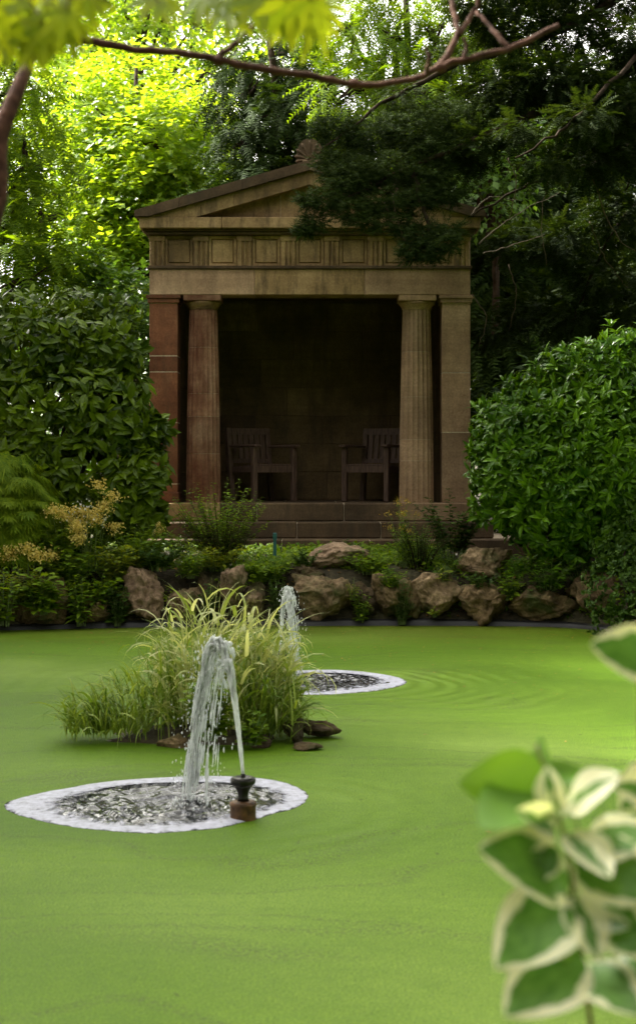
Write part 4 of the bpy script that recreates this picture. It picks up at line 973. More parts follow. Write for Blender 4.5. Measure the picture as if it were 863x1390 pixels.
def shell_bush(name, label, base, clumps, mat, n, tmpl, leaf, k=7, cat='bush', lo=0.8, front=0.7, updrift=0.5, group=None, stem=M_BARK):
    z = gz1(*base) - 0.04; root = empty(name, (base[0], base[1], z), label, cat, group)
    st = MB()
    for c, r in clumps: st.tube(curve((base[0] + RNG.normal() * .05, base[1] + RNG.normal() * .05, z), c, 7, 0, 0.2), np.linspace(0.028, 0.006, 7), 6)
    put('stems', st, stem, root, True)
    area = np.array([r[0] * r[2] for c, r in clumps]); area /= area.sum(); blocks = []
    for (c, r), a_ in zip(clumps, area):
        m = int(n * a_) + 3; p, o = ell_points(c, r, m, lo, front)
        p = p + o * (0.16 * vnoise(p * 3.1) + 0.10 * vnoise(p * 8.0))[:, None] * np.mean(r)
        sh = RNG.random(m) < .14; p = p + o * (sh * RNG.uniform(.03, .12, m))[:, None] + np.array([0, 0, .6]) * (sh * RNG.uniform(.02, .08, m))[:, None]
        for j in range(k):       # whorls
            a = rnd(m); a = norm(a - o * np.sum(a * o, 1)[:, None] + 0.45 * o + np.array([0, 0, updrift * 0.3]))
            scatter(blocks, tmpl, p + 0.01 * rnd(m), a, o + np.array([0, 0, 0.5]) + 0.25 * rnd(m), leaf * RNG.uniform(0.65, 1.2, m))
    put_blocks('foliage', blocks, mat, root); return root
shell_bush('rhododendron_bush', 'large domed glossy green rhododendron beside the pale anta', (2.75, 17.95),
    clump_px([(805, 618, 17.6, 150), (735, 590, 17.4, 78), (815, 525, 17.4, 72), (720, 640, 17.3, 80), (790, 650, 17.2, 95), (850, 600, 17.3, 110), (860, 500, 17.6, 60), (760, 700, 17.3, 75), (700, 600, 17.5, 58), (690, 680, 17.4, 50), (840, 720, 17.2, 75)], 0.8), L_RHODO, 3000, T_oval(0.165, 0.05, 0.14), 0.13, 8)
# drooping laceleaf maple
def build_lace():
    b0 = (-3.42, 17.7); z = gz1(*b0) - 0.04
    root = empty('laceleaf_maple', (*b0, z), 'low mounded laceleaf maple with drooping feathery yellow green leaves', 'shrub')
    c = P(-14, 722, 17.3); r = np.array([0.76, 0.60, 0.84])
    st = MB()
    for k in range(9): st.tube(curve((*b0, z), c + rnd(1)[0] * r * .7 + np.array([0, 0, .3]), 8, .1, .3), np.linspace(0.04, 0.008, 8), 6)
    put('stems', st, M_BARK, root, True)
    n = 6500; d = rnd(n); d[:, 1] -= .5 * RNG.random(n); d[:, 2] = np.abs(d[:, 2]) * 1.1 - 0.35; d = norm(d)
    lay = 1.04 - 0.20 * np.mod(d[:, 2] * 5 + 1.6 * vnoise(d * 2.5), 1.0) + .08 * vnoise(d * 6)
    p = c + d * r * (lay * RNG.uniform(0.86, 1.02, n))[:, None]
    a = norm(d * np.array([.8, .8, .1]) + np.array([0, 0, -0.75]) + .3 * rnd(n)); up = d + np.array([0, 0, .6]) + .3 * rnd(n)
    bl = []; scatter(bl, T_blade_pinnate(), p, a, up, RNG.uniform(.09, .17, n)); put_blocks('foliage', bl, L_LACE, root)
build_lace()

# ------------------------------------------------------------------ border plants
def stem_plant(name, label, px, py, d, h, n, spread, mat, leaf, tmpl, per=14, cat='plant', lean=0.0, group=None, stem=None, flower=None, fl_n=0, fl_size=0.02, fl_spread=0.06, start=0.15, curvek=0.25, frac=1.0, sr=0.004):
    b = P(px, py, d); b = np.array([b[0], b[1], max(gz1(b[0], b[1]) - 0.02, min(b[2], 1.2))]); root = empty(name, b, label, cat, group)
    st = MB(); bl = []; fl = []
    if name == 'leafy_herb': leaf *= 1.25; per = int(per * 1.3)
    for i in range(n):
        az = RNG.uniform(0, 2 * math.pi); rr = spread * math.sqrt(RNG.random()); hh = h * RNG.uniform(0.6, 1.08)
        tip = b + np.array([math.cos(az) * rr + lean * hh, math.sin(az) * rr * .8, hh * (1 - 0.25 * (rr / max(spread, .01)) ** 2)])
        s0 = b + np.array([math.cos(az), math.sin(az), 0]) * rr * 0.3
        t = np.linspace(0, 1, 9)[:, None]; mid = (s0 + tip) / 2 + np.array([-math.cos(az), -math.sin(az), 0.6]) * rr * curvek
        pts = (1 - t) ** 2 * s0 + 2 * t * (1 - t) * mid + t * t * tip
        st.tube(pts, np.linspace(sr, sr * .4, 9), 4, False)
        m = per; tt = np.linspace(start, 1.0, m) + RNG.normal(size=m) * .01; tt = np.clip(tt, 0, 1)
        p = np.stack([np.interp(tt, t[:, 0], pts[:, k]) for k in range(3)], 1)
        ang = np.arange(m) * 2.4 + RNG.uniform(0, 6); a = np.stack([np.cos(ang), np.sin(ang), RNG.uniform(-.15, .55, m)], 1)
        scatter(bl, tmpl, p, a, np.array([0, 0, 1.0]) + .4 * rnd(m), leaf * RNG.uniform(.6, 1.15, m) * (1 - 0.35 * tt))
        if flower is not None and RNG.random() < frac:
            q = tip + RNG.normal(size=(fl_n, 3)) * np.array([fl_spread, fl_spread, fl_spread * .7])
            scatter(fl, T_fold(.45, .1), q, rnd(fl_n) + np.array([0, 0, .5]), rnd(fl_n), fl_size * RNG.uniform(.6, 1.2, fl_n))
    put('stems', st, stem or M_STEM, root, kind='stuff')
    put_blocks('leaves', bl, mat, root)
    if fl: put_blocks('flowers', fl, flower, root)
    return root
OV, LAN, RND_ = T_oval(.26, .04, .12), T_oval(.13, .03, .15), T_oval(.36, .05, .08)
# cream plumed plants on the left
for (px, py, d, h, n, sp, lab) in ((128, 770, 17.1, .78, 11, .22, 'tall herb with cream plume flowers before the laurel'), (85, 780, 16.95, .66, 11, .24, 'herb with pale yellow plumes beside the laceleaf maple'), (40, 800, 16.75, .62, 9, .24, 'shorter herb with straw coloured plumes over brown boulder')):
    stem_plant('plume_flower', lab, px, py, d, h, n, sp, L_HERB, .085, LAN, 16, 'flowering plant', flower=L_PLUME, fl_n=150, fl_size=.024, fl_spread=.042, frac=.8, group='cream plume plants')
stem_plant('white_flower_plant', 'clump of tiny white flowers beside the cream plumes', 118, 750, 17.0, .5, 12, .20, L_HERB, .06, LAN, 12, 'flowering plant', flower=L_WFLOWER, fl_n=9, fl_size=.024, fl_spread=.05)
stem_plant('leafy_herb', 'lush mid green herb spilling towards the pond liner', 95, 800, 16.85, .42, 26, .34, L_HERB, .10, OV, 12)
stem_plant('leafy_herb', 'bright leafy herb trailing down over the small brown rock', 130, 830, 16.78, .36, 22, .26, L_HERB, .11, OV, 10)
stem_plant('leafy_herb', 'yellow green herb under the cream plumes at the water', 28, 820, 16.55, .36, 20, .28, L_YHERB, .08, OV, 12)
stem_plant('leafy_herb', 'grey green bushy herb on top of the craggy boulder', 215, 775, 17.1, .30, 30, .30, L_IVY, .07, OV, 12)
stem_plant('leafy_herb', 'low yellow green ground plants under the small-leaved shrub', 290, 775, 17.4, .28, 34, .42, L_YHERB, .075, OV, 10)
stem_plant('leafy_herb', 'soft green herb between plumes and small-leaved shrub', 200, 760, 17.5, .35, 28, .36, L_HERB, .09, OV, 10)
stem_plant('leafy_herb', 'green creeping herb below the teal plant stake', 370, 790, 17.3, .25, 30, .32, L_HERB, .07, OV, 10)
stem_plant('leafy_herb', 'blue green tuft draped on the flat pale boulder', 415, 770, 17.5, .20, 22, .20, L_IVY, .05, OV, 10)
stem_plant('leafy_herb', 'green creeping plant beside the pitted grey boulder', 500, 780, 17.4, .26, 30, .32, L_HERB, .07, OV, 10)
stem_plant('single_flower_herb', 'tall thin herb with one pinkish flower head before the anta', 216, 760, 17.6, .42, 3, .06, L_HERB, .06, LAN, 8, 'flowering plant', flower=L_PLUME, fl_n=60, fl_size=.018, fl_spread=.022)
for (lab, px, py, d, h, n, sp, mt, lf, tm) in (
    ('broad leaved herb covering the brown boulder', 55, 835, 16.45, .42, 22, .22, L_HERB, .13, OV), ('pointed leaved herb between the two brown rocks', 110, 850, 16.62, .46, 16, .18, L_HERB, .14, LAN),
    ('yellowing herb with ragged leaves before the laurel', 160, 790, 17.0, .36, 26, .26, L_YHERB, .11, OV), ('dark ivy between brown and craggy boulders', 160, 850, 16.75, .44, 18, .14, L_IVY, .08, RND_),
    ('lance leaved herb behind the craggy boulder', 180, 775, 17.25, .40, 20, .24, L_HERB, .12, LAN), ('fern-like herb above the rough grey boulder', 255, 785, 17.15, .26, 26, .24, L_HERB, .10, LAN),
    ('trailing ivy between the rough and pinkish boulders', 285, 845, 16.86, .36, 16, .10, L_IVY, .07, RND_), ('bushy herb at the water under the laceleaf maple', 5, 850, 16.3, .55, 22, .26, L_HERB, .10, OV),
    ('trailing herb left of the pitted grey boulder', 378, 842, 16.93, .42, 20, .13, L_IVY, .07, OV), ('leafy creeper before the tall pointed boulder', 345, 790, 17.0, .2, 20, .20, L_HERB, .08, OV),
    ('trailing herb over the brown rounded boulder', 530, 800, 16.98, .24, 16, .16, L_HERB, .07, OV), ('dark fern between the wide dark and upright boulders', 600, 800, 17.15, .24, 16, .16, L_IVY, .08, LAN),
    ('leafy weed in the cleft beside the lichened boulder', 690, 815, 16.98, .30, 14, .12, L_HERB, .08, OV), ('ivy hanging over the ledge-like rock', 735, 820, 16.92, .26, 18, .16, L_IVY, .07, RND_), ('dark undergrowth under the edge of the rhododendron', 790, 800, 16.95, .34, 22, .22, L_IVY, .08, OV),
    ('creeping green between pitted boulder and ivy', 490, 845, 16.98, .30, 14, .10, L_HERB, .06, OV), ('low weeds along the foot of the steps', 470, 760, 18.1, .2, 22, .25, L_IVY, .06, OV), ('mixed weeds before the plinth of the pale column', 565, 755, 18.0, .34, 24, .24, L_HERB, .07, LAN),
    ('tall leafy herb under the plumes by the laceleaf', 70, 775, 16.95, .46, 24, .26, L_HERB, .12, OV), ('small ferny plant on the lowest step corner', 245, 760, 17.9, .3, 20, .28, L_HERB, .10, LAN)):
    stem_plant('leafy_herb', lab, px, py, d, h, n, sp, mt, lf, tm, 9)
# small-leaved shrub at the left column, with slender upright sprigs
stem_plant('small_leaved_shrub', 'small-leaved shrub with slender upright sprigs before the reddish column', 300, 760, 17.75, .80, 75, .52, L_HERB, .07, OV, 34, 'shrub', stem=M_TWIG, start=.2, curvek=.1)
stem_plant('small_leaved_shrub', 'dense dark core shrub at the foot of the left steps', 305, 765, 17.65, .42, 60, .36, L_IVY, .045, OV, 24, 'shrub', stem=M_TWIG)
# shrubs at the right column
stem_plant('fennel_plant', 'feathery green plant with small yellow flower heads before the pale column', 548, 770, 17.6, .66, 15, .20, L_HERB, .08, LAN, 36, 'flowering plant', flower=L_YFLOWER, fl_n=30, fl_size=.014, fl_spread=.022, frac=.6)
stem_plant('cotoneaster_shrub', 'dark twiggy arching shrub at the foot of the pale anta', 612, 760, 17.8, .74, 20, .50, L_IVY, .10, OV, 48, 'shrub', stem=M_BARK, curvek=.35, sr=.003)
stem_plant('cotoneaster_shrub', 'dense dark low shrub spreading along the lowest step', 570, 775, 17.6, .50, 40, .36, L_IVY, .05, OV, 20, 'shrub', stem=M_BARK)
stem_plant('white_flower_plant', 'dark low plant with a few tiny white flowers by the pale upright boulder', 615, 775, 17.5, .26, 26, .22, L_IVY, .05, OV, 10, 'flowering plant', flower=L_WFLOWER, fl_n=1, fl_size=.025, fl_spread=.03, frac=.3)
stem_plant('ivy', 'dark ivy hanging down the rock face to the liner', 545, 848, 16.95, .42, 22, .14, L_IVY, .06, RND_, 12)
stem_plant('ivy', 'ivy patch creeping over the lichened boulder', 655, 800, 17.0, .18, 18, .18, L_IVY, .06, RND_, 9)
stem_plant('seedling', 'small pale green seedling at the pond liner under boulders', 590, 838, 16.95, .12, 5, .06, L_YHERB, .07, OV, 6)
stem_plant('seedling', 'bright yellow green tuft hanging beside the pitted grey boulder', 478, 815, 16.98, .22, 9, .09, L_YHERB, .06, LAN, 9)
stem_plant('seedling', 'strappy light green tuft above the wide dark boulder', 603, 790, 17.05, .18, 9, .10, L_YHERB, .10, LAN, 5)
stem_plant('leafy_herb', 'broad leaved green plant under the domed rhododendron', 745, 800, 16.9, .30, 24, .26, L_RHODO, .12, LAN, 8)
stem_plant('leafy_herb', 'light green sprig plant at the end of the lowest step', 705, 785, 17.0, .24, 12, .14, L_RHODO, .10, LAN, 8)
# waterside shrub on the right
shell_bush('waterside_shrub', 'dark small-leaved shrub dipping into the pond under the rhododendron', (2.92, 16.35), clump_px([(850, 800, 16.2, 55), (880, 850, 15.9, 50), (830, 850, 16.1, 30), (850, 740, 16.6, 45), (900, 780, 16.2, 60)], .8), L_IVY, 900, OV, .05, 7)
for (x, y, lab) in ((4.75, 13.6, 'rounded green shrub on the bank beside the cedar foot'), (5.6, 11.0, 'rounded green shrub on the open side bank'), (-7.6, 13.8, 'rounded green shrub on the bank beyond the grass island')):
    shell_bush('bank_shrub', lab, (x, y), [rc(x, y, .75, .9, .9, .7), rc(x + .5, y + .6, .9, .8, .8, .8), rc(x - .1, y - .9, .6, .7, .8, .55)], L_RHODO, 700, OV, .10, 7, front=0)
# creeping ground cover that fills the joints between the rocks
def ground_cover():
    n = 30000; x = RNG.uniform(-3.6, 3.6, n); y = RNG.uniform(16.6, 19.0, n); d = pond_dist(x, y)
    k = (d > 0.14) & (vnoise(np.stack([x * 2.6, y * 2.6, 0 * x], 1)) > -0.25); x, y = x[k], y[k]
    k = ~((np.abs(x) < 2.25) & (y > 18.7)); x, y = x[k], y[k]; z = ground_z(x, y) + RNG.uniform(0.0, .09, len(x)); p = np.stack([x, y, z], 1); m = len(p)
    bl = []; scatter(bl, OV, p, rnd(m) * np.array([1, 1, .4]) + np.array([0, -.3, .1]), np.array([0, -.35, 1.0]) + .5 * rnd(m), RNG.uniform(.03, .075, m))
    put_blocks('ground_cover', bl, L_HERB, None, label='low green creeping plants covering the bank between rocks and temple', category='ground cover')
    # dead leaves on the soil and floating by the bank
    m = 900; x = RNG.uniform(-3.4, 3.4, m); y = RNG.uniform(16.9, 18.6, m); p = np.stack([x, y, ground_z(x, y) + .012], 1)
    m2 = 900; x2 = RNG.uniform(-3.2, 3.2, m2); y2 = 17.1 - 1.7 * RNG.exponential(1.0, m2); x2 = np.where(y2 < 14, RNG.uniform(-.5, 3.2, m2), x2); k = (pond_dist(x2, y2) < -.05) & (y2 > 5) & (((x2 + .76) / .8) ** 2 + ((y2 - 9.8) / .7) ** 2 > 1)
    for po, pi_, c in RINGS: k &= np.hypot(x2 - c[0], y2 - c[1]) > 1.0
    p2 = np.stack([x2[k], y2[k], np.full(k.sum(), .006)], 1)
    dl = leaf_mat('dead_leaf', (0.16, 0.07, 0.02), (0.42, 0.24, 0.05), .7, .1); bl = []
    scatter(bl, T_fold(.3, .05), p, rnd(m) * np.array([1, 1, .2]), np.array([0, 0, 1.0]) + .35 * rnd(m), RNG.uniform(.03, .06, m))
    put_blocks('fallen_leaves', bl, dl, None, label='brown dead leaves lying on the bank soil', category='leaves')
    bl = []; scatter(bl, T_fold(.25, .03), p2, rnd(len(p2)) * np.array([1, 1, .05]), np.array([0, 0, 1.0]) + .08 * rnd(len(p2)), RNG.uniform(.012, .034, len(p2)))
    put_blocks('floating_leaves', bl, dl, None, label='tiny orange leaves scattered on the duckweed', category='leaves')
ground_cover()
# teal plant stake
mb = MB(); a = P(373, 748, 17.9); mb.box(a[0] - .017, a[0] + .017, a[1] - .004, a[1] + .004, gz1(a[0], a[1]) - .03, P(0, 723, 17.9)[2], .004)
mb.box(a[0] - .021, a[0] + .021, a[1] - .012, a[1] - .0045, P(0, 733, 17.9)[2], P(0, 724, 17.9)[2], .003)
put('plant_stake', mb, plain('teal_plastic', (0.015, 0.11, 0.105), .4), label='teal plastic plant stake standing before the temple steps', cat='stake', loc=(a[0], a[1], gz1(a[0], a[1])))

# ------------------------------------------------------------------ grass island
def blades(n, cx, cy, rx, ry, hmin, hmax, w, lean, mat_attr=None, seg=7, droop=.9, z0=.05):
    az = RNG.uniform(0, 2 * math.pi, n); rr = np.sqrt(RNG.random(n)); bx_ = cx + rx * rr * np.cos(az); by_ = cy + ry * rr * np.sin(az)
    da = az + RNG.normal(size=n) * .9; L = RNG.uniform(hmin, hmax, n); ln = lean * RNG.uniform(.3, 1.4, n) * (0.4 + rr); dr = droop * RNG.uniform(.2, 1.5, n)
    t = np.linspace(0, 1, seg)[None, :]
    th = ln[:, None] + dr[:, None] * t ** 2 * 1.4                                   # angle from vertical along the blade
    ds = (L / (seg - 1))[:, None]
    hx = np.cumsum(np.sin(th) * ds, 1) - np.sin(th[:, :1]) * ds; hz = np.cumsum(np.cos(th) * ds, 1) - np.cos(th[:, :1]) * ds
    ctr = np.stack([bx_[:, None] + np.cos(da)[:, None] * hx, by_[:, None] + np.sin(da)[:, None] * hx, z0 + hz], 2)
    ctr[:, :, 2] = np.maximum(ctr[:, :, 2], 0.008)
    tw = da + math.pi / 2 + RNG.normal(size=n) * .5; sd = np.stack([np.cos(tw), np.sin(tw), RNG.normal(size=n) * .25], 1)[:, None, :]
    wd = (w * RNG.uniform(.6, 1.3, n))[:, None] * np.sin(np.clip(0.22 + 0.80 * (1 - t), 0, 1) * math.pi * .5) * (1 - t ** 4)
    A = ctr - sd * wd[:, :, None] * .5; B = ctr + sd * wd[:, :, None] * .5
    V = np.stack([A, B], 2).reshape(n, seg * 2, 3)
    f = np.array([(2 * k, 2 * k + 1, 2 * k + 3, 2 * k + 2) for k in range(seg - 1)]).ravel()
    Lp = (f[None] + (np.arange(n) * seg * 2)[:, None]).ravel(); S = np.arange(n * (seg - 1)) * 4
    return V.reshape(-1, 3), Lp, S
def arcs(base, az, L, w, lean, droop, seg=7):
    n = len(base); t = np.linspace(0, 1, seg)[None, :]; th = np.asarray(lean)[:, None] + np.asarray(droop)[:, None] * t ** 1.6 * 1.5; ds = (np.asarray(L) / (seg - 1))[:, None]
    hx = np.cumsum(np.sin(th) * ds, 1) - np.sin(th[:, :1]) * ds; hz = np.cumsum(np.cos(th) * ds, 1) - np.cos(th[:, :1]) * ds
    ctr = np.stack([base[:, 0:1] + np.cos(az)[:, None] * hx, base[:, 1:2] + np.sin(az)[:, None] * hx, np.maximum(base[:, 2:3] + hz, .008)], 2)
    tw = az + math.pi / 2 + RNG.normal(size=n) * .45; sd = np.stack([np.cos(tw), np.sin(tw), RNG.normal(size=n) * .3], 1)[:, None, :]
    wd = (w * RNG.uniform(.6, 1.3, n))[:, None] * np.sin(np.clip(.25 + .75 * (1 - t), 0, 1) * math.pi * .5) * (1 - t ** 4)
    V = np.stack([ctr - sd * wd[:, :, None] * .5, ctr + sd * wd[:, :, None] * .5], 2).reshape(n, seg * 2, 3)
    f = np.array([(2 * k, 2 * k + 1, 2 * k + 3, 2 * k + 2) for k in range(seg - 1)]).ravel()
    return V.reshape(-1, 3), (f[None] + (np.arange(n) * seg * 2)[:, None]).ravel(), np.arange(n * (seg - 1)) * 4
def build_island():
    mb = MB(); V, Fs = ICO4; V = V.copy(); c = np.array([-.72, 9.88, -.06]); r = np.array([.54, .34, .13]); V = V * (1 + .18 * fbm(V * 2.2 + 4, 3))[:, None] * r + c; mb.add(V, Fs.tolist())
    put('island_mound', mb, plain('peat', (0.05, 0.038, 0.02), .95, noise=.5, scale=12, bmp=.8, bd=.03), smooth=True, label='low soil mound of the small grass island in the pond', cat='island', loc=(-.74, 9.86, 0))
    gr = leaf_mat('ribbon_grass_blade', (0.20, 0.27, 0.03), (0.68, 0.68, 0.36), .5, .45, (1.15, 1.1, .7))
    gr2 = leaf_mat('green_grass_blade', (0.08, 0.17, 0.008), (0.32, 0.40, 0.06), .5, .4, (1.25, 1.15, .6))
    def top(x): return np.interp(x, [-1.45, -1.2, -.95, -.75, -.38, -.15, .0], [.14, .28, .50, .74, .80, .50, .22])
    def culms(n, x0, x1, ymid, yr, per, Lf, w, hs=1.0):
        out = []; x = RNG.uniform(x0, x1, n); y = ymid + RNG.normal(size=n) * yr; h = top(x) * hs * RNG.uniform(.62, 1.05, n); az = np.arctan2((y - 9.85) * 1.2, x + .70) + RNG.normal(size=n) * .5; ln = RNG.uniform(.0, .22, n)
        bx_ = x - np.cos(az) * ln * h * .9; by_ = y - np.sin(az) * ln * h * .9
        for j in range(per):
            t = (j + RNG.uniform(.3, 1.0, n)) / per * .92
            p = np.stack([bx_ + np.cos(az) * ln * h * t * 1.2, by_ + np.sin(az) * ln * h * t * 1.2, .03 + h * t], 1)
            out.append(arcs(p, az + RNG.normal(size=n) * 1.2, Lf * RNG.uniform(.55, 1.25, n), w, RNG.uniform(.2, .95, n), RNG.uniform(.4, 1.75, n)))
        top_ = np.stack([bx_, by_, np.full(n, .02)], 1)
        out.append(arcs(top_, az, h * 1.12, w * .5, ln * .7, ln * .8 + .1))
        return out
    g = empty('ribbon_grass', (-.62, 9.95, .06), 'tall cream striped ribbon grass arching over the pond island', 'grass')
    put_blocks('blades', culms(110, -.92, -.12, 9.93, .18, 6, .29, .018), gr, g)
    put_blocks('lower_blades', culms(90, -1.0, -.10, 9.95, .15, 5, .26, .013, .72), gr2, g)
    g = empty('grass_tuft', (-1.12, 9.75, .04), 'low green grass tuft at the shaggy end of the island', 'grass', None)
    put_blocks('blades', culms(110, -1.40, -.82, 9.75, .12, 5, .20, .010) + [blades(160, -1.15, 9.72, .22, .14, .18, .40, .009, .55, droop=.9)], gr2, g)
    g = empty('grass_tuft', (-.28, 9.72, .04), 'green grass tuft above the dark island stones', 'grass', None)
    put_blocks('blades', culms(50, -.45, -.14, 9.72, .08, 5, .22, .011, .55) + [blades(120, -.30, 9.70, .14, .10, .18, .40, .010, .5, droop=.9)], gr2, g)
    stem_plant('mint_plant', 'round leaved green mint in the middle of the island', 285, 1005, 9.42, .36, 40, .16, L_HERB, .085, RND_, 12)
    stem_plant('mint_plant', 'small round leaved sprig over the island edge behind the jet', 342, 1012, 9.42, .18, 14, .10, L_HERB, .07, RND_, 8)
    gp = 'stones at the foot of the grass island'
    for i, (lab, a, b, c_, d_, dd, mt) in enumerate([('brown stone showing under the mint on the island', 212, 262, 996, 1022, 9.52, M_ROCK_BROWN), ('dark mossy stone lying against the island grass', 384, 418, 972, 1012, 9.66, M_ROCK_MOSS),
            ('long brown stone reaching out from the island', 400, 462, 974, 1000, 9.85, M_ROCK_MOSS), ('flat wet stone awash in the duckweed off the island', 384, 438, 1008, 1021, 9.42, M_ROCK_MOSS), ('brown stone below the small mint sprig', 340, 372, 998, 1018, 9.55, M_ROCK_MOSS)]):
        rock(lab, a, b, c_, d_, dd, mt, 40 + i, depth=.10 if i != 3 else .08, group=gp, big=False)
build_island()

# ------------------------------------------------------------------ fountains
def fountain(k):
    m_b = plain('blackened_bronze', (0.02, 0.018, 0.016), .35, .6, noise=.5, scale=30, bmp=.3); m_r = plain('rusty_brass', (0.09, 0.042, 0.014), .5, .35, noise=.8, scale=30, bmp=.6)
    b = (G(330, 1112), G(380, 921))[k]; s = (1.0, 1.0)[k]; x, y = b[0], b[1]
    root = empty('fountain_nozzle', (x, y, -.02), ['dark flared fountain nozzle on a rusty brass base nearest the open pond', 'dark fountain nozzle half hidden behind the island grass'][k], 'fountain')
    mb = MB(); mb.lathe([(.052, -.06), (.056, -.02), (.056, .055), (.058, .060), (.058, .072), (.050, .078), (.030, .080)], x, y, 28); put('base', mb, m_r, root, True)
    mb = MB(); mb.lathe([(.026, .081), (.022, .095), (.024, .115), (.034, .135), (.046, .148)], x, y, 24); put('stem', mb, m_b, root, True)
    mb = MB(); mb.lathe([(.047, .149), (.053, .155), (.055, .170), (.053, .178), (.046, .182), (.034, .185), (.028, .178), (.012, .176)], x, y, 28); put('rim', mb, m_b, root, True)
    mb = MB(); mb.lathe([(.010, .170), (.010, .195), (.007, .197)], x, y, 12); put('spout', mb, m_b, root, True)
    return np.array([x, y, .19])
M_JET = None
def jet_mat():
    m, t, b = nodes('aerated_water'); b.inputs['Base Color'].default_value = (1, 1, 1, 1); b.inputs['Transmission Weight'].default_value = 1.0
    b.inputs['Roughness'].default_value = 0.08; b.inputs['IOR'].default_value = 1.33
    d = N(t, 'BsdfTranslucent'); d.inputs[0].default_value = (.95, .97, .98, 1); e = N(t, 'BsdfDiffuse'); e.inputs[0].default_value = (.85, .87, .88, 1)
    a = N(t, 'MixShader'); a.inputs[0].default_value = .5; t.links.new(d.outputs[0], a.inputs[1]); t.links.new(e.outputs[0], a.inputs[2])
    tc = N(t, 'TexCoord'); mp = N(t, 'Mapping'); mp.inputs['Scale'].default_value = (60, 60, 14); t.links.new(tc.outputs['Object'], mp.inputs[0])
    n = N(t, 'TexNoise', Scale=1.0, Detail=4.0); t.links.new(mp.outputs[0], n.inputs[0])
    f = N(t, 'MixShader'); t.links.new(ramp(t, n.outputs[0], [(.34, (.45,) * 3), (.54, (1.0,) * 3)]), f.inputs[0]); t.links.new(b.outputs[0], f.inputs[1]); t.links.new(a.outputs[0], f.inputs[2])
    t.links.new(f.outputs[0], t.nodes['Material Output'].inputs[0]); return m
def jet(k, p0, land, apex, wide):
    global M_JET
    if M_JET is None: M_JET = jet_mat()
    g = 9.81; h = apex - p0[2]; vz = math.sqrt(2 * g * h); T = vz / g + math.sqrt(2 * g * apex) / g; vx = (land[:2] - p0[:2]) / T
    tA = vz / g
    root = empty('water_jet', p0 - np.array([0, 0, .005]), ['leaning white water jet in front of the grass island', 'white water jet rising behind the ribbon grass'][k], 'water jet')
    def traj(v, vz_, t): return np.stack([p0[0] + v[0] * t, p0[1] + v[1] * t, p0[2] + vz_ * t - .5 * g * t * t], 1)
    # clear rising column
    t = np.linspace(0, tA * .62, 26); pts = traj(vx, vz, t); r = .0085 + .013 * (t / t[-1]) ** 1.5; r = r * (1 + .16 * vnoise(np.stack([t * 60, 0 * t, 0 * t], 1)))
    mb = MB(); mb.tube(pts, r, 12)
    put('column', mb, M_JET, root, True)
    # strands: rising through the head, over the top and down, each breaking into lengths
    mb = MB(); dr = MB()
    for i in range(60):
        tight = i % 4 != 0
        v = vx * (RNG.uniform(.88, 1.14) if tight else RNG.uniform(.6, 1.2)) + RNG.normal(size=2) * (.014 if tight else .024) * wide; vv = vz * (RNG.uniform(.955, 1.012) if tight else RNG.uniform(.88, 1.0))
        te = vv / g + math.sqrt(2 * g * max(p0[2] + vv * vv / (2 * g), .01)) / g
        t = RNG.uniform(.35, .75) * tA
        while t < te:
            ln = RNG.uniform(.03, .12) if t < te * .72 else RNG.uniform(.02, .07)
            t1 = min(t + ln, te); tt = np.linspace(t, t1, 9); pts = traj(v, vv, tt)
            if pts[:, 2].min() < .004: break
            rr = RNG.uniform(.003, .0082) * (1.15 if t < te * .6 else .62); prof = np.sin(np.linspace(.06, math.pi - .06, 9)) ** .6
            mb.tube(pts + RNG.normal(size=3) * .0015, rr * prof * (1 + .25 * RNG.normal(size=9) * .6), 7)
            t = t1 + (RNG.uniform(0.0, .02) if t < te * .55 else RNG.uniform(.005, .06))
    put('strands', mb, M_JET, root, True, kind='stuff')
    V0, F0 = ico(1)
    for i in range(700):
        v = vx * RNG.uniform(.5, 1.45) + RNG.normal(size=2) * .05 * wide; vv = vz * RNG.uniform(.85, 1.02); te = 2 * vv / g * 1.05; t = RNG.uniform(.45, 1.) * te
        q = traj(v, vv, np.array([t]))[0]
        if q[2] > .01: dr.add(V0 * RNG.uniform(.0012, .0036) * np.array([1, 1, RNG.uniform(1, 3.2)]) + q, F0.tolist())
    for i in range(150):      # splash crown where it lands
        a = RNG.uniform(0, 6.28); rr = abs(RNG.normal()) * .055; q = np.array([land[0] + math.cos(a) * rr, land[1] + math.sin(a) * rr, .012 + abs(RNG.normal()) * .03 * math.exp(-rr * 9)])
        dr.add(V0 * RNG.uniform(.002, .0065) * np.array([1, 1, RNG.uniform(.8, 1.8)]) + q, F0.tolist())
    put('droplets', dr, M_JET, root, True, kind='stuff')
pA = fountain(0); pB = fountain(1)
jet(0, pA, np.array([*SPLASH[0][:2], 0]), .765, 1.0)
jet(1, pB, np.array([*SPLASH[1][:2], 0]), .665, 1.5)

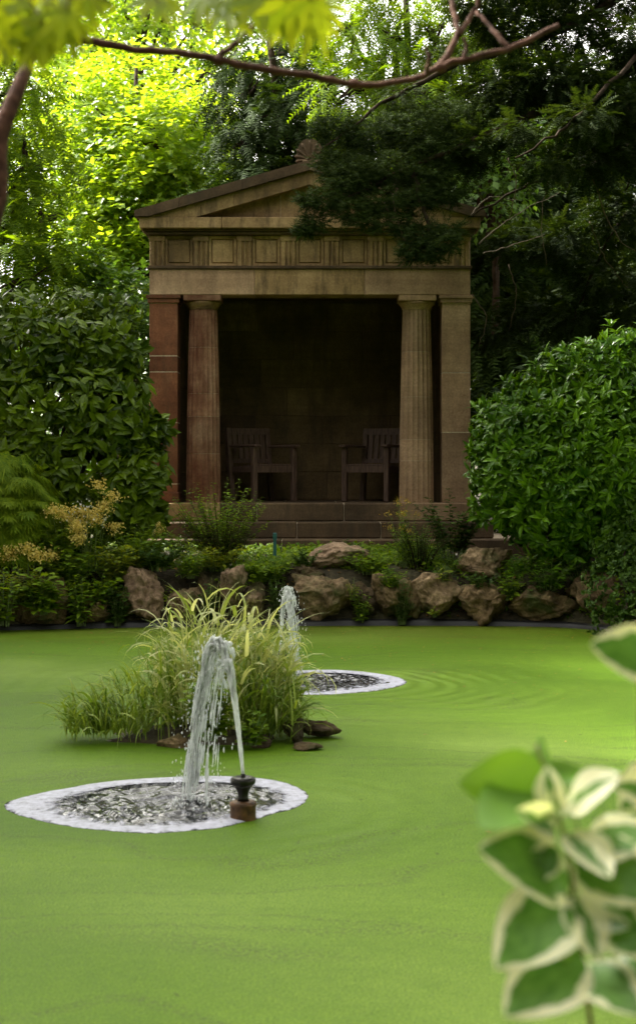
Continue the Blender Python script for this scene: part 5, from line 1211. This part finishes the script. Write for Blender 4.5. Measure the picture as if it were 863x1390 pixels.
# ------------------------------------------------------------------ overhanging maple branch close to the camera
def build_overhang():
    base = (-1.75, 3.2); z = gz1(*base) - .05
    root = empty('overhanging_maple', (*base, z), 'maple tree reaching a reddish bare branch over the pond', 'tree')
    lo = P(-40, 330, 3.9); hi = P(48, 62, 4.1)
    tr = MB(); tp = smooth_poly([(*base, z), (-1.62, 3.3, 1.0), (-1.25, 3.7, 1.75), lo, P(0, 185, 3.95), P(25, 120, 4.0), hi], 30)
    tr.tube(tp, np.concatenate([np.linspace(.085, .024, 18), np.linspace(.022, .013, len(tp) - 18)]), 10); put('trunk', tr, M_REDBARK, root, True)
    up = MB(); up.tube(smooth_poly([(-1.62, 3.3, 1.0), (-1.75, 3.2, 2.0), (-1.5, 3.4, 3.0), (-1.0, 3.6, 3.9)], 16), np.linspace(.05, .02, 16), 9); put('limb', up, M_REDBARK, root, True)
    twigs = [([(-40, 45, 4.2), (0, 55, 4.15), (48, 60, 4.1), (110, 55, 4.1), (170, 66, 4.1), (240, 72, 4.1), (295, 80, 4.1), (350, 93, 4.1), (420, 103, 4.15), (480, 115, 4.2), (545, 112, 4.25), (600, 90, 4.3), (650, 75, 4.3), (700, 62, 4.35), (757, 34, 4.4)], .0105, .0062),
             ([(595, 92, 4.3), (620, 50, 4.35), (615, 10, 4.4), (605, -30, 4.45)], .009, .005), ([(622, 48, 4.35), (640, 20, 4.4), (660, -20, 4.4)], .007, .004), ([(690, 66, 4.35), (668, 40, 4.4), (645, 14, 4.45)], .007, .004),
             ([(295, 80, 4.1), (330, 50, 4.1), (350, 20, 4.1), (345, -30, 4.1)], .007, .004), ([(48, 60, 4.1), (90, 20, 4.0), (120, -30, 3.9)], .010, .006), ([(578, 100, 4.25), (582, 80, 4.2), (578, 64, 4.2)], .006, .003), ([(630, 80, 4.3), (632, 62, 4.3), (628, 50, 4.3)], .005, .003)]
    for pts, r0, r1 in twigs:
        q = smooth_poly([P(*v) for v in pts], max(12, len(pts) * 4)); q = q + RNG.normal(size=q.shape) * .0015
        rr = np.linspace(r0, r1, len(q)) * (1 + .15 * RNG.random(len(q))); mb = MB(); mb.tube(q, rr, 8); put('twig', mb, M_REDBARK, root, True)
    for (px, py, d) in ((298, 82, 4.1), (480, 114, 4.2), (597, 92, 4.3)):
        V, Fs = ico(2); mb = MB(); mb.add(V * np.array([.017, .013, .013]) + P(px, py, d), Fs.tolist()); put('knot', mb, M_REDBARK, root, True)
    # lobed leaves hanging from the top edge, each a part of its own
    lm = leaf_mat('fresh_maple_leaf', (0.14, 0.25, 0.010), (0.33, 0.40, 0.02), .5, .55, (1.35, 1.2, .5))
    Tv, Tf = T_lobed(); mb = MB()
    V = []; Fs = []
    for kk, a in enumerate((-115, -70, -34, 0, 34, 70, 115)):      # deeply cut seven-lobed leaf
        L = (.45, .72, .92, 1.0, .92, .72, .45)[kk]; a = math.radians(a); dd = np.array([math.sin(a), math.cos(a)]); pp = np.array([dd[1], -dd[0]]); i = len(V)
        for (s, w_) in ((0, .02), (.3, .075), (.55, .10), (.8, .06)): V += [(*(dd * L * s - pp * w_), .03 - .10 * s * s), (*(dd * L * s + pp * w_), .03 - .10 * s * s)]
        V.append((*(dd * L), -.10)); Fs += [(i, i + 1, i + 3, i + 2), (i + 2, i + 3, i + 5, i + 4), (i + 4, i + 5, i + 7, i + 6), (i + 6, i + 7, i + 8)]
    mb.add(np.array(V), Fs); me = mb.mesh('leaf', lm)
    off = wloc(root)
    spots = []
    for (px, py, d, s, n) in ((20, 15, 2.6, 50, 12), (60, 25, 2.7, 45, 10), (95, 0, 2.7, 45, 8), (0, 40, 2.6, 30, 6), (400, 5, 2.7, 28, 7), (350, -5, 3.0, 30, 6), (430, 15, 3.0, 18, 5), (290, -5, 3.0, 25, 5), (215, 0, 3.0, 20, 4), (320, 5, 3.0, 14, 3)):
        for i in range(n): spots.append(P(px + RNG.normal() * s * .6, py + RNG.normal() * s * .30 - 6, d + RNG.normal() * .08))
    from mathutils import Matrix
    st = MB()
    for p in spots:
        Y = norm(np.array([RNG.normal() * .6, RNG.normal() * .4, -.8])); up_ = norm(np.array([RNG.normal() * .4, -.8, .5])); X_ = norm(np.cross(Y, up_)); Z = np.cross(X_, Y); s = RNG.uniform(.055, .085)
        o = bpy.data.objects.new('leaf', me); COL.objects.link(o); o.parent = root; M = Matrix.Identity(4); q = p - off
        for r_ in range(3): M[r_][0], M[r_][1], M[r_][2], M[r_][3] = X_[r_] * s, Y[r_] * s, Z[r_] * s, q[r_]
        o.matrix_local = M
        st.tube(curve(p, p + np.array([RNG.normal() * .03, .03, .14 + .05 * RNG.random()]), 5, 0, .2), .0016, 4, False)
    # the twigs these leaves hang on pass just above the picture
    for (a, b) in (((-60, -60, 2.9), (160, -45, 2.8)), ((180, -70, 3.1), (470, -40, 3.0))):
        q = curve(P(*a), P(*b), 10, .02, .1); st.tube(q, np.linspace(.006, .003, 10), 6)
    st.tube(smooth_poly([(-1.0, 3.6, 3.9), (-.7, 3.2, 2.9), P(-60, -60, 2.9)], 12), np.linspace(.016, .006, 13)[:12] if False else .008, 6)
    put('leaf_stalks', st, M_REDBARK, root, True, kind='stuff')
build_overhang()

# ------------------------------------------------------------------ variegated shrub right in front of the camera
def build_variegated():
    m, t, b = nodes('variegated_leaf')
    at = N(t, 'Attribute', attribute_name='margin'); oi = N(t, 'ObjectInfo'); tc = N(t, 'TexCoord')
    n = N(t, 'TexNoise', Scale=2.6, Detail=4.0, Roughness=.6); ad = N(t, 'VectorMath', operation='ADD'); mpv = N(t, 'Mapping'); mpv.inputs['Scale'].default_value = (3.0, 1.1, 1); mpv.inputs['Rotation'].default_value = (0, 0, .5); t.links.new(tc.outputs['Object'], mpv.inputs[0]); t.links.new(mpv.outputs[0], ad.inputs[0])
    cx = N(t, 'CombineXYZ'); k7 = N(t, 'Math', operation='MULTIPLY'); t.links.new(oi.outputs['Random'], k7.inputs[0]); k7.inputs[1].default_value = 31.0; t.links.new(k7.outputs[0], cx.inputs[0]); t.links.new(cx.outputs[0], ad.inputs[1]); t.links.new(ad.outputs[0], n.inputs['Vector'])
    f = N(t, 'Math', operation='MULTIPLY_ADD'); t.links.new(n.outputs[0], f.inputs[0]); f.inputs[1].default_value = .9; t.links.new(at.outputs['Fac'], f.inputs[2])
    r2 = N(t, 'Math', operation='MULTIPLY_ADD'); t.links.new(oi.outputs['Random'], r2.inputs[0]); r2.inputs[1].default_value = .20; f3 = N(t, 'Math', operation='ADD'); sc_ = N(t, 'SeparateColor'); t.links.new(oi.outputs['Color'], sc_.inputs[0]); t.links.new(sc_.outputs[0], f3.inputs[0]); t.links.new(f.outputs[0], f3.inputs[1]); t.links.new(f3.outputs[0], r2.inputs[2])
    msk = ramp(t, r2.outputs[0], [(0.0, (0, 0, 0)), (1.0, (1, 1, 1))]); mr = N(t, 'MapRange'); t.links.new(r2.outputs[0], mr.inputs[0]); mr.inputs[1].default_value = 1.27; mr.inputs[2].default_value = 1.36
    n2 = N(t, 'TexNoise', Scale=6.0, Detail=3.0); t.links.new(ad.outputs[0], n2.inputs['Vector'])
    green = ramp(t, n2.outputs[0], [(.3, (0.07, 0.19, 0.018)), (.7, (0.15, 0.31, 0.05))])
    c = mix(t, mr.outputs[0], green, (0.84, 0.82, 0.58)); t.links.new(c, b.inputs['Base Color']); b.inputs['Roughness'].default_value = .38
    tr = N(t, 'BsdfTranslucent'); t.links.new(mix(t, 1.0, c, (1.2, 1.25, .6), 'MULTIPLY'), tr.inputs[0]); ms = N(t, 'MixShader'); ms.inputs[0].default_value = .4
    t.links.new(b.outputs[0], ms.inputs[1]); t.links.new(tr.outputs[0], ms.inputs[2]); t.links.new(ms.outputs[0], t.nodes['Material Output'].inputs[0])
    gl = leaf_mat('fresh_green_leaf', (0.10, 0.24, 0.02), (0.17, 0.34, 0.03), .35, .4)
    base = np.array([.42, 2.05, gz1(.42, 2.05) - .03]); root = empty('variegated_shrub', base, 'shrub with cream edged green leaves close to the near bank', 'shrub')
    nu, nv = 8, 14; mes = []
    for cupv, bend, w in ((.10, .16, .30), (.22, .05, .27), (.05, .28, .33), (.35, .12, .24)):
        V = []; mg = []
        for j in range(nv + 1):
            y = j / nv; hw = w * (math.sin(math.pi * min(1, y ** .80)) ** .8 if 0 < y < 1 else 0.0) + (.004 if j < nv else .001)
            for i in range(nu + 1):
                u = i / nu * 2 - 1; V.append((u * hw, y, cupv * hw * u * u * 1.6 - bend * y * y + .012 * math.sin(9 * y + 3 * u) * abs(u))); mg.append(abs(u) * (1.0 if y < .8 else 1 + (y - .8)) + .15 * abs(y - .45))
        Fs = [(j * (nu + 1) + i, j * (nu + 1) + i + 1, (j + 1) * (nu + 1) + i + 1, (j + 1) * (nu + 1) + i) for j in range(nv) for i in range(nu)]
        for mt in (m, gl):
            mb = MB(); mb.add(np.array(V), Fs); mes.append(mb.mesh('leaf', mt, True, attr={'margin': mg}))
    node = (760, 1120)
    # (base px, tip px, roll, mesh, depth base, depth tip)
    LV = [((745, 1062), (640, 1063), .5, 1, 2.05, 2.0, 1), ((742, 1075), (664, 1100), -.2, 1, 2.05, 1.95, 1), ((742, 1062), (800, 1045), .3, 3, 2.05, 2.10, 1), ((752, 1100), (738, 1045), .8, 0, 2.0, 2.0, 0), ((770, 1095), (825, 1050), .2, 0, 2.0, 1.95, 0),
          ((752, 1130), (712, 1100), .2, 6, 2.0, 1.95, 0), ((775, 1200), (690, 1140), -.1, 4, 2.0, 1.93, 0), ((770, 1130), (826, 1185), .3, 2, 2.0, 1.93, 0), ((790, 1150), (875, 1120), .1, 4, 2.0, 1.96, 0), ((780, 1165), (880, 1195), -.2, 4, 2.0, 1.92, 0),
          ((775, 1215), (690, 1285), .1, 4, 1.98, 1.90, 0), ((780, 1215), (812, 1290), .2, 0, 1.98, 1.92, 0), ((770, 1225), (745, 1310), -.1, 5, 1.98, 1.95, 1), ((800, 1235), (880, 1280), 0, 4, 1.98, 1.92, 0), ((755, 1150), (720, 1195), .3, 2, 2.0, 1.96, 0), ((765, 1110), (790, 1075), .6, 6, 2.0, 2.02, 0),
          ((760, 1110), (748, 1070), -.7, 2, 1.98, 2.0, 0), ((900, 900), (828, 870), .2, 4, 2.1, 2.05, 0), ((900, 1085), (846, 1062), .1, 0, 2.1, 2.05, 0), ((905, 1040), (850, 1085), .1, 4, 2.1, 2.06, 0), ((790, 1295), (705, 1350), .1, 4, 1.98, 1.9, 0), ((790, 1310), (860, 1360), .1, 0, 1.98, 1.9, 0), ((830, 1310), (900, 1320), 0, 4, 1.98, 1.93, 0), ((785, 1260), (850, 1255), .3, 2, 1.98, 1.94, 0), ((900, 1180), (835, 1150), .3, 4, 2.08, 2.0, 0), ((840, 1290), (862, 1220), .3, 0, 2.0, 1.97, 0),
          ((748, 1062), (728, 1000), .9, 7, 2.05, 2.08, 1)]
    from mathutils import Matrix
    off = wloc(root); st = MB()
    for li, (a, bb, roll, mi, d0, d1, g) in enumerate(LV):
        p = P(*a, d0); q = P(*bb, d1); Y = norm(q - p); L = float(np.linalg.norm(q - p)) * 1.06
        view = norm(np.array([-p[0], -p[1], CAM_H - p[2]]) + np.array([0, 0, 1.2])); X_ = norm(np.cross(Y, view)); Z = np.cross(X_, Y); c_, s_ = math.cos(roll), math.sin(roll); X2 = X_ * c_ + Z * s_; Z2 = Z * c_ - X_ * s_
        mi = (mi // 2) * 2 + g
        o = bpy.data.objects.new('leaf', mes[mi]); COL.objects.link(o); o.parent = root; o.color = ((.42 if li in (3, 4, 5, 7, 15, 16, 18, 11) else .05), 0, 0, 1); M = Matrix.Identity(4); pr = p - off; wsc = 1.12 if L > .055 else 1.4
        for r_ in range(3): M[r_][0], M[r_][1], M[r_][2], M[r_][3] = X2[r_] * L * wsc, Y[r_] * L, Z2[r_] * L, pr[r_]
        o.matrix_local = M
    m_s = plain('olive_stem', (0.16, 0.14, 0.03), .5, noise=.3)
    for pts, r in (([base, P(800, 1380, 2.0), P(785, 1260, 1.99), P(770, 1160, 2.0), P(752, 1090, 2.03), P(742, 1055, 2.05), P(728, 1010, 2.07)], .0035), ([base + np.array([.04, .03, 0]), P(905, 1300, 2.1), P(905, 1080, 2.1), P(900, 890, 2.1)], .0035), ([P(785, 1260, 1.99), P(800, 1235, 1.98), P(835, 1300, 1.98)], .002), ([P(770, 1160, 2.0), P(790, 1150, 2.0), P(780, 1110, 2.0)], .002)):
        q = smooth_poly(pts, 24); mb = MB(); mb.tube(q, np.linspace(r, r * .5, len(q)), 7); put('stem', mb, m_s, root, True)
build_variegated()
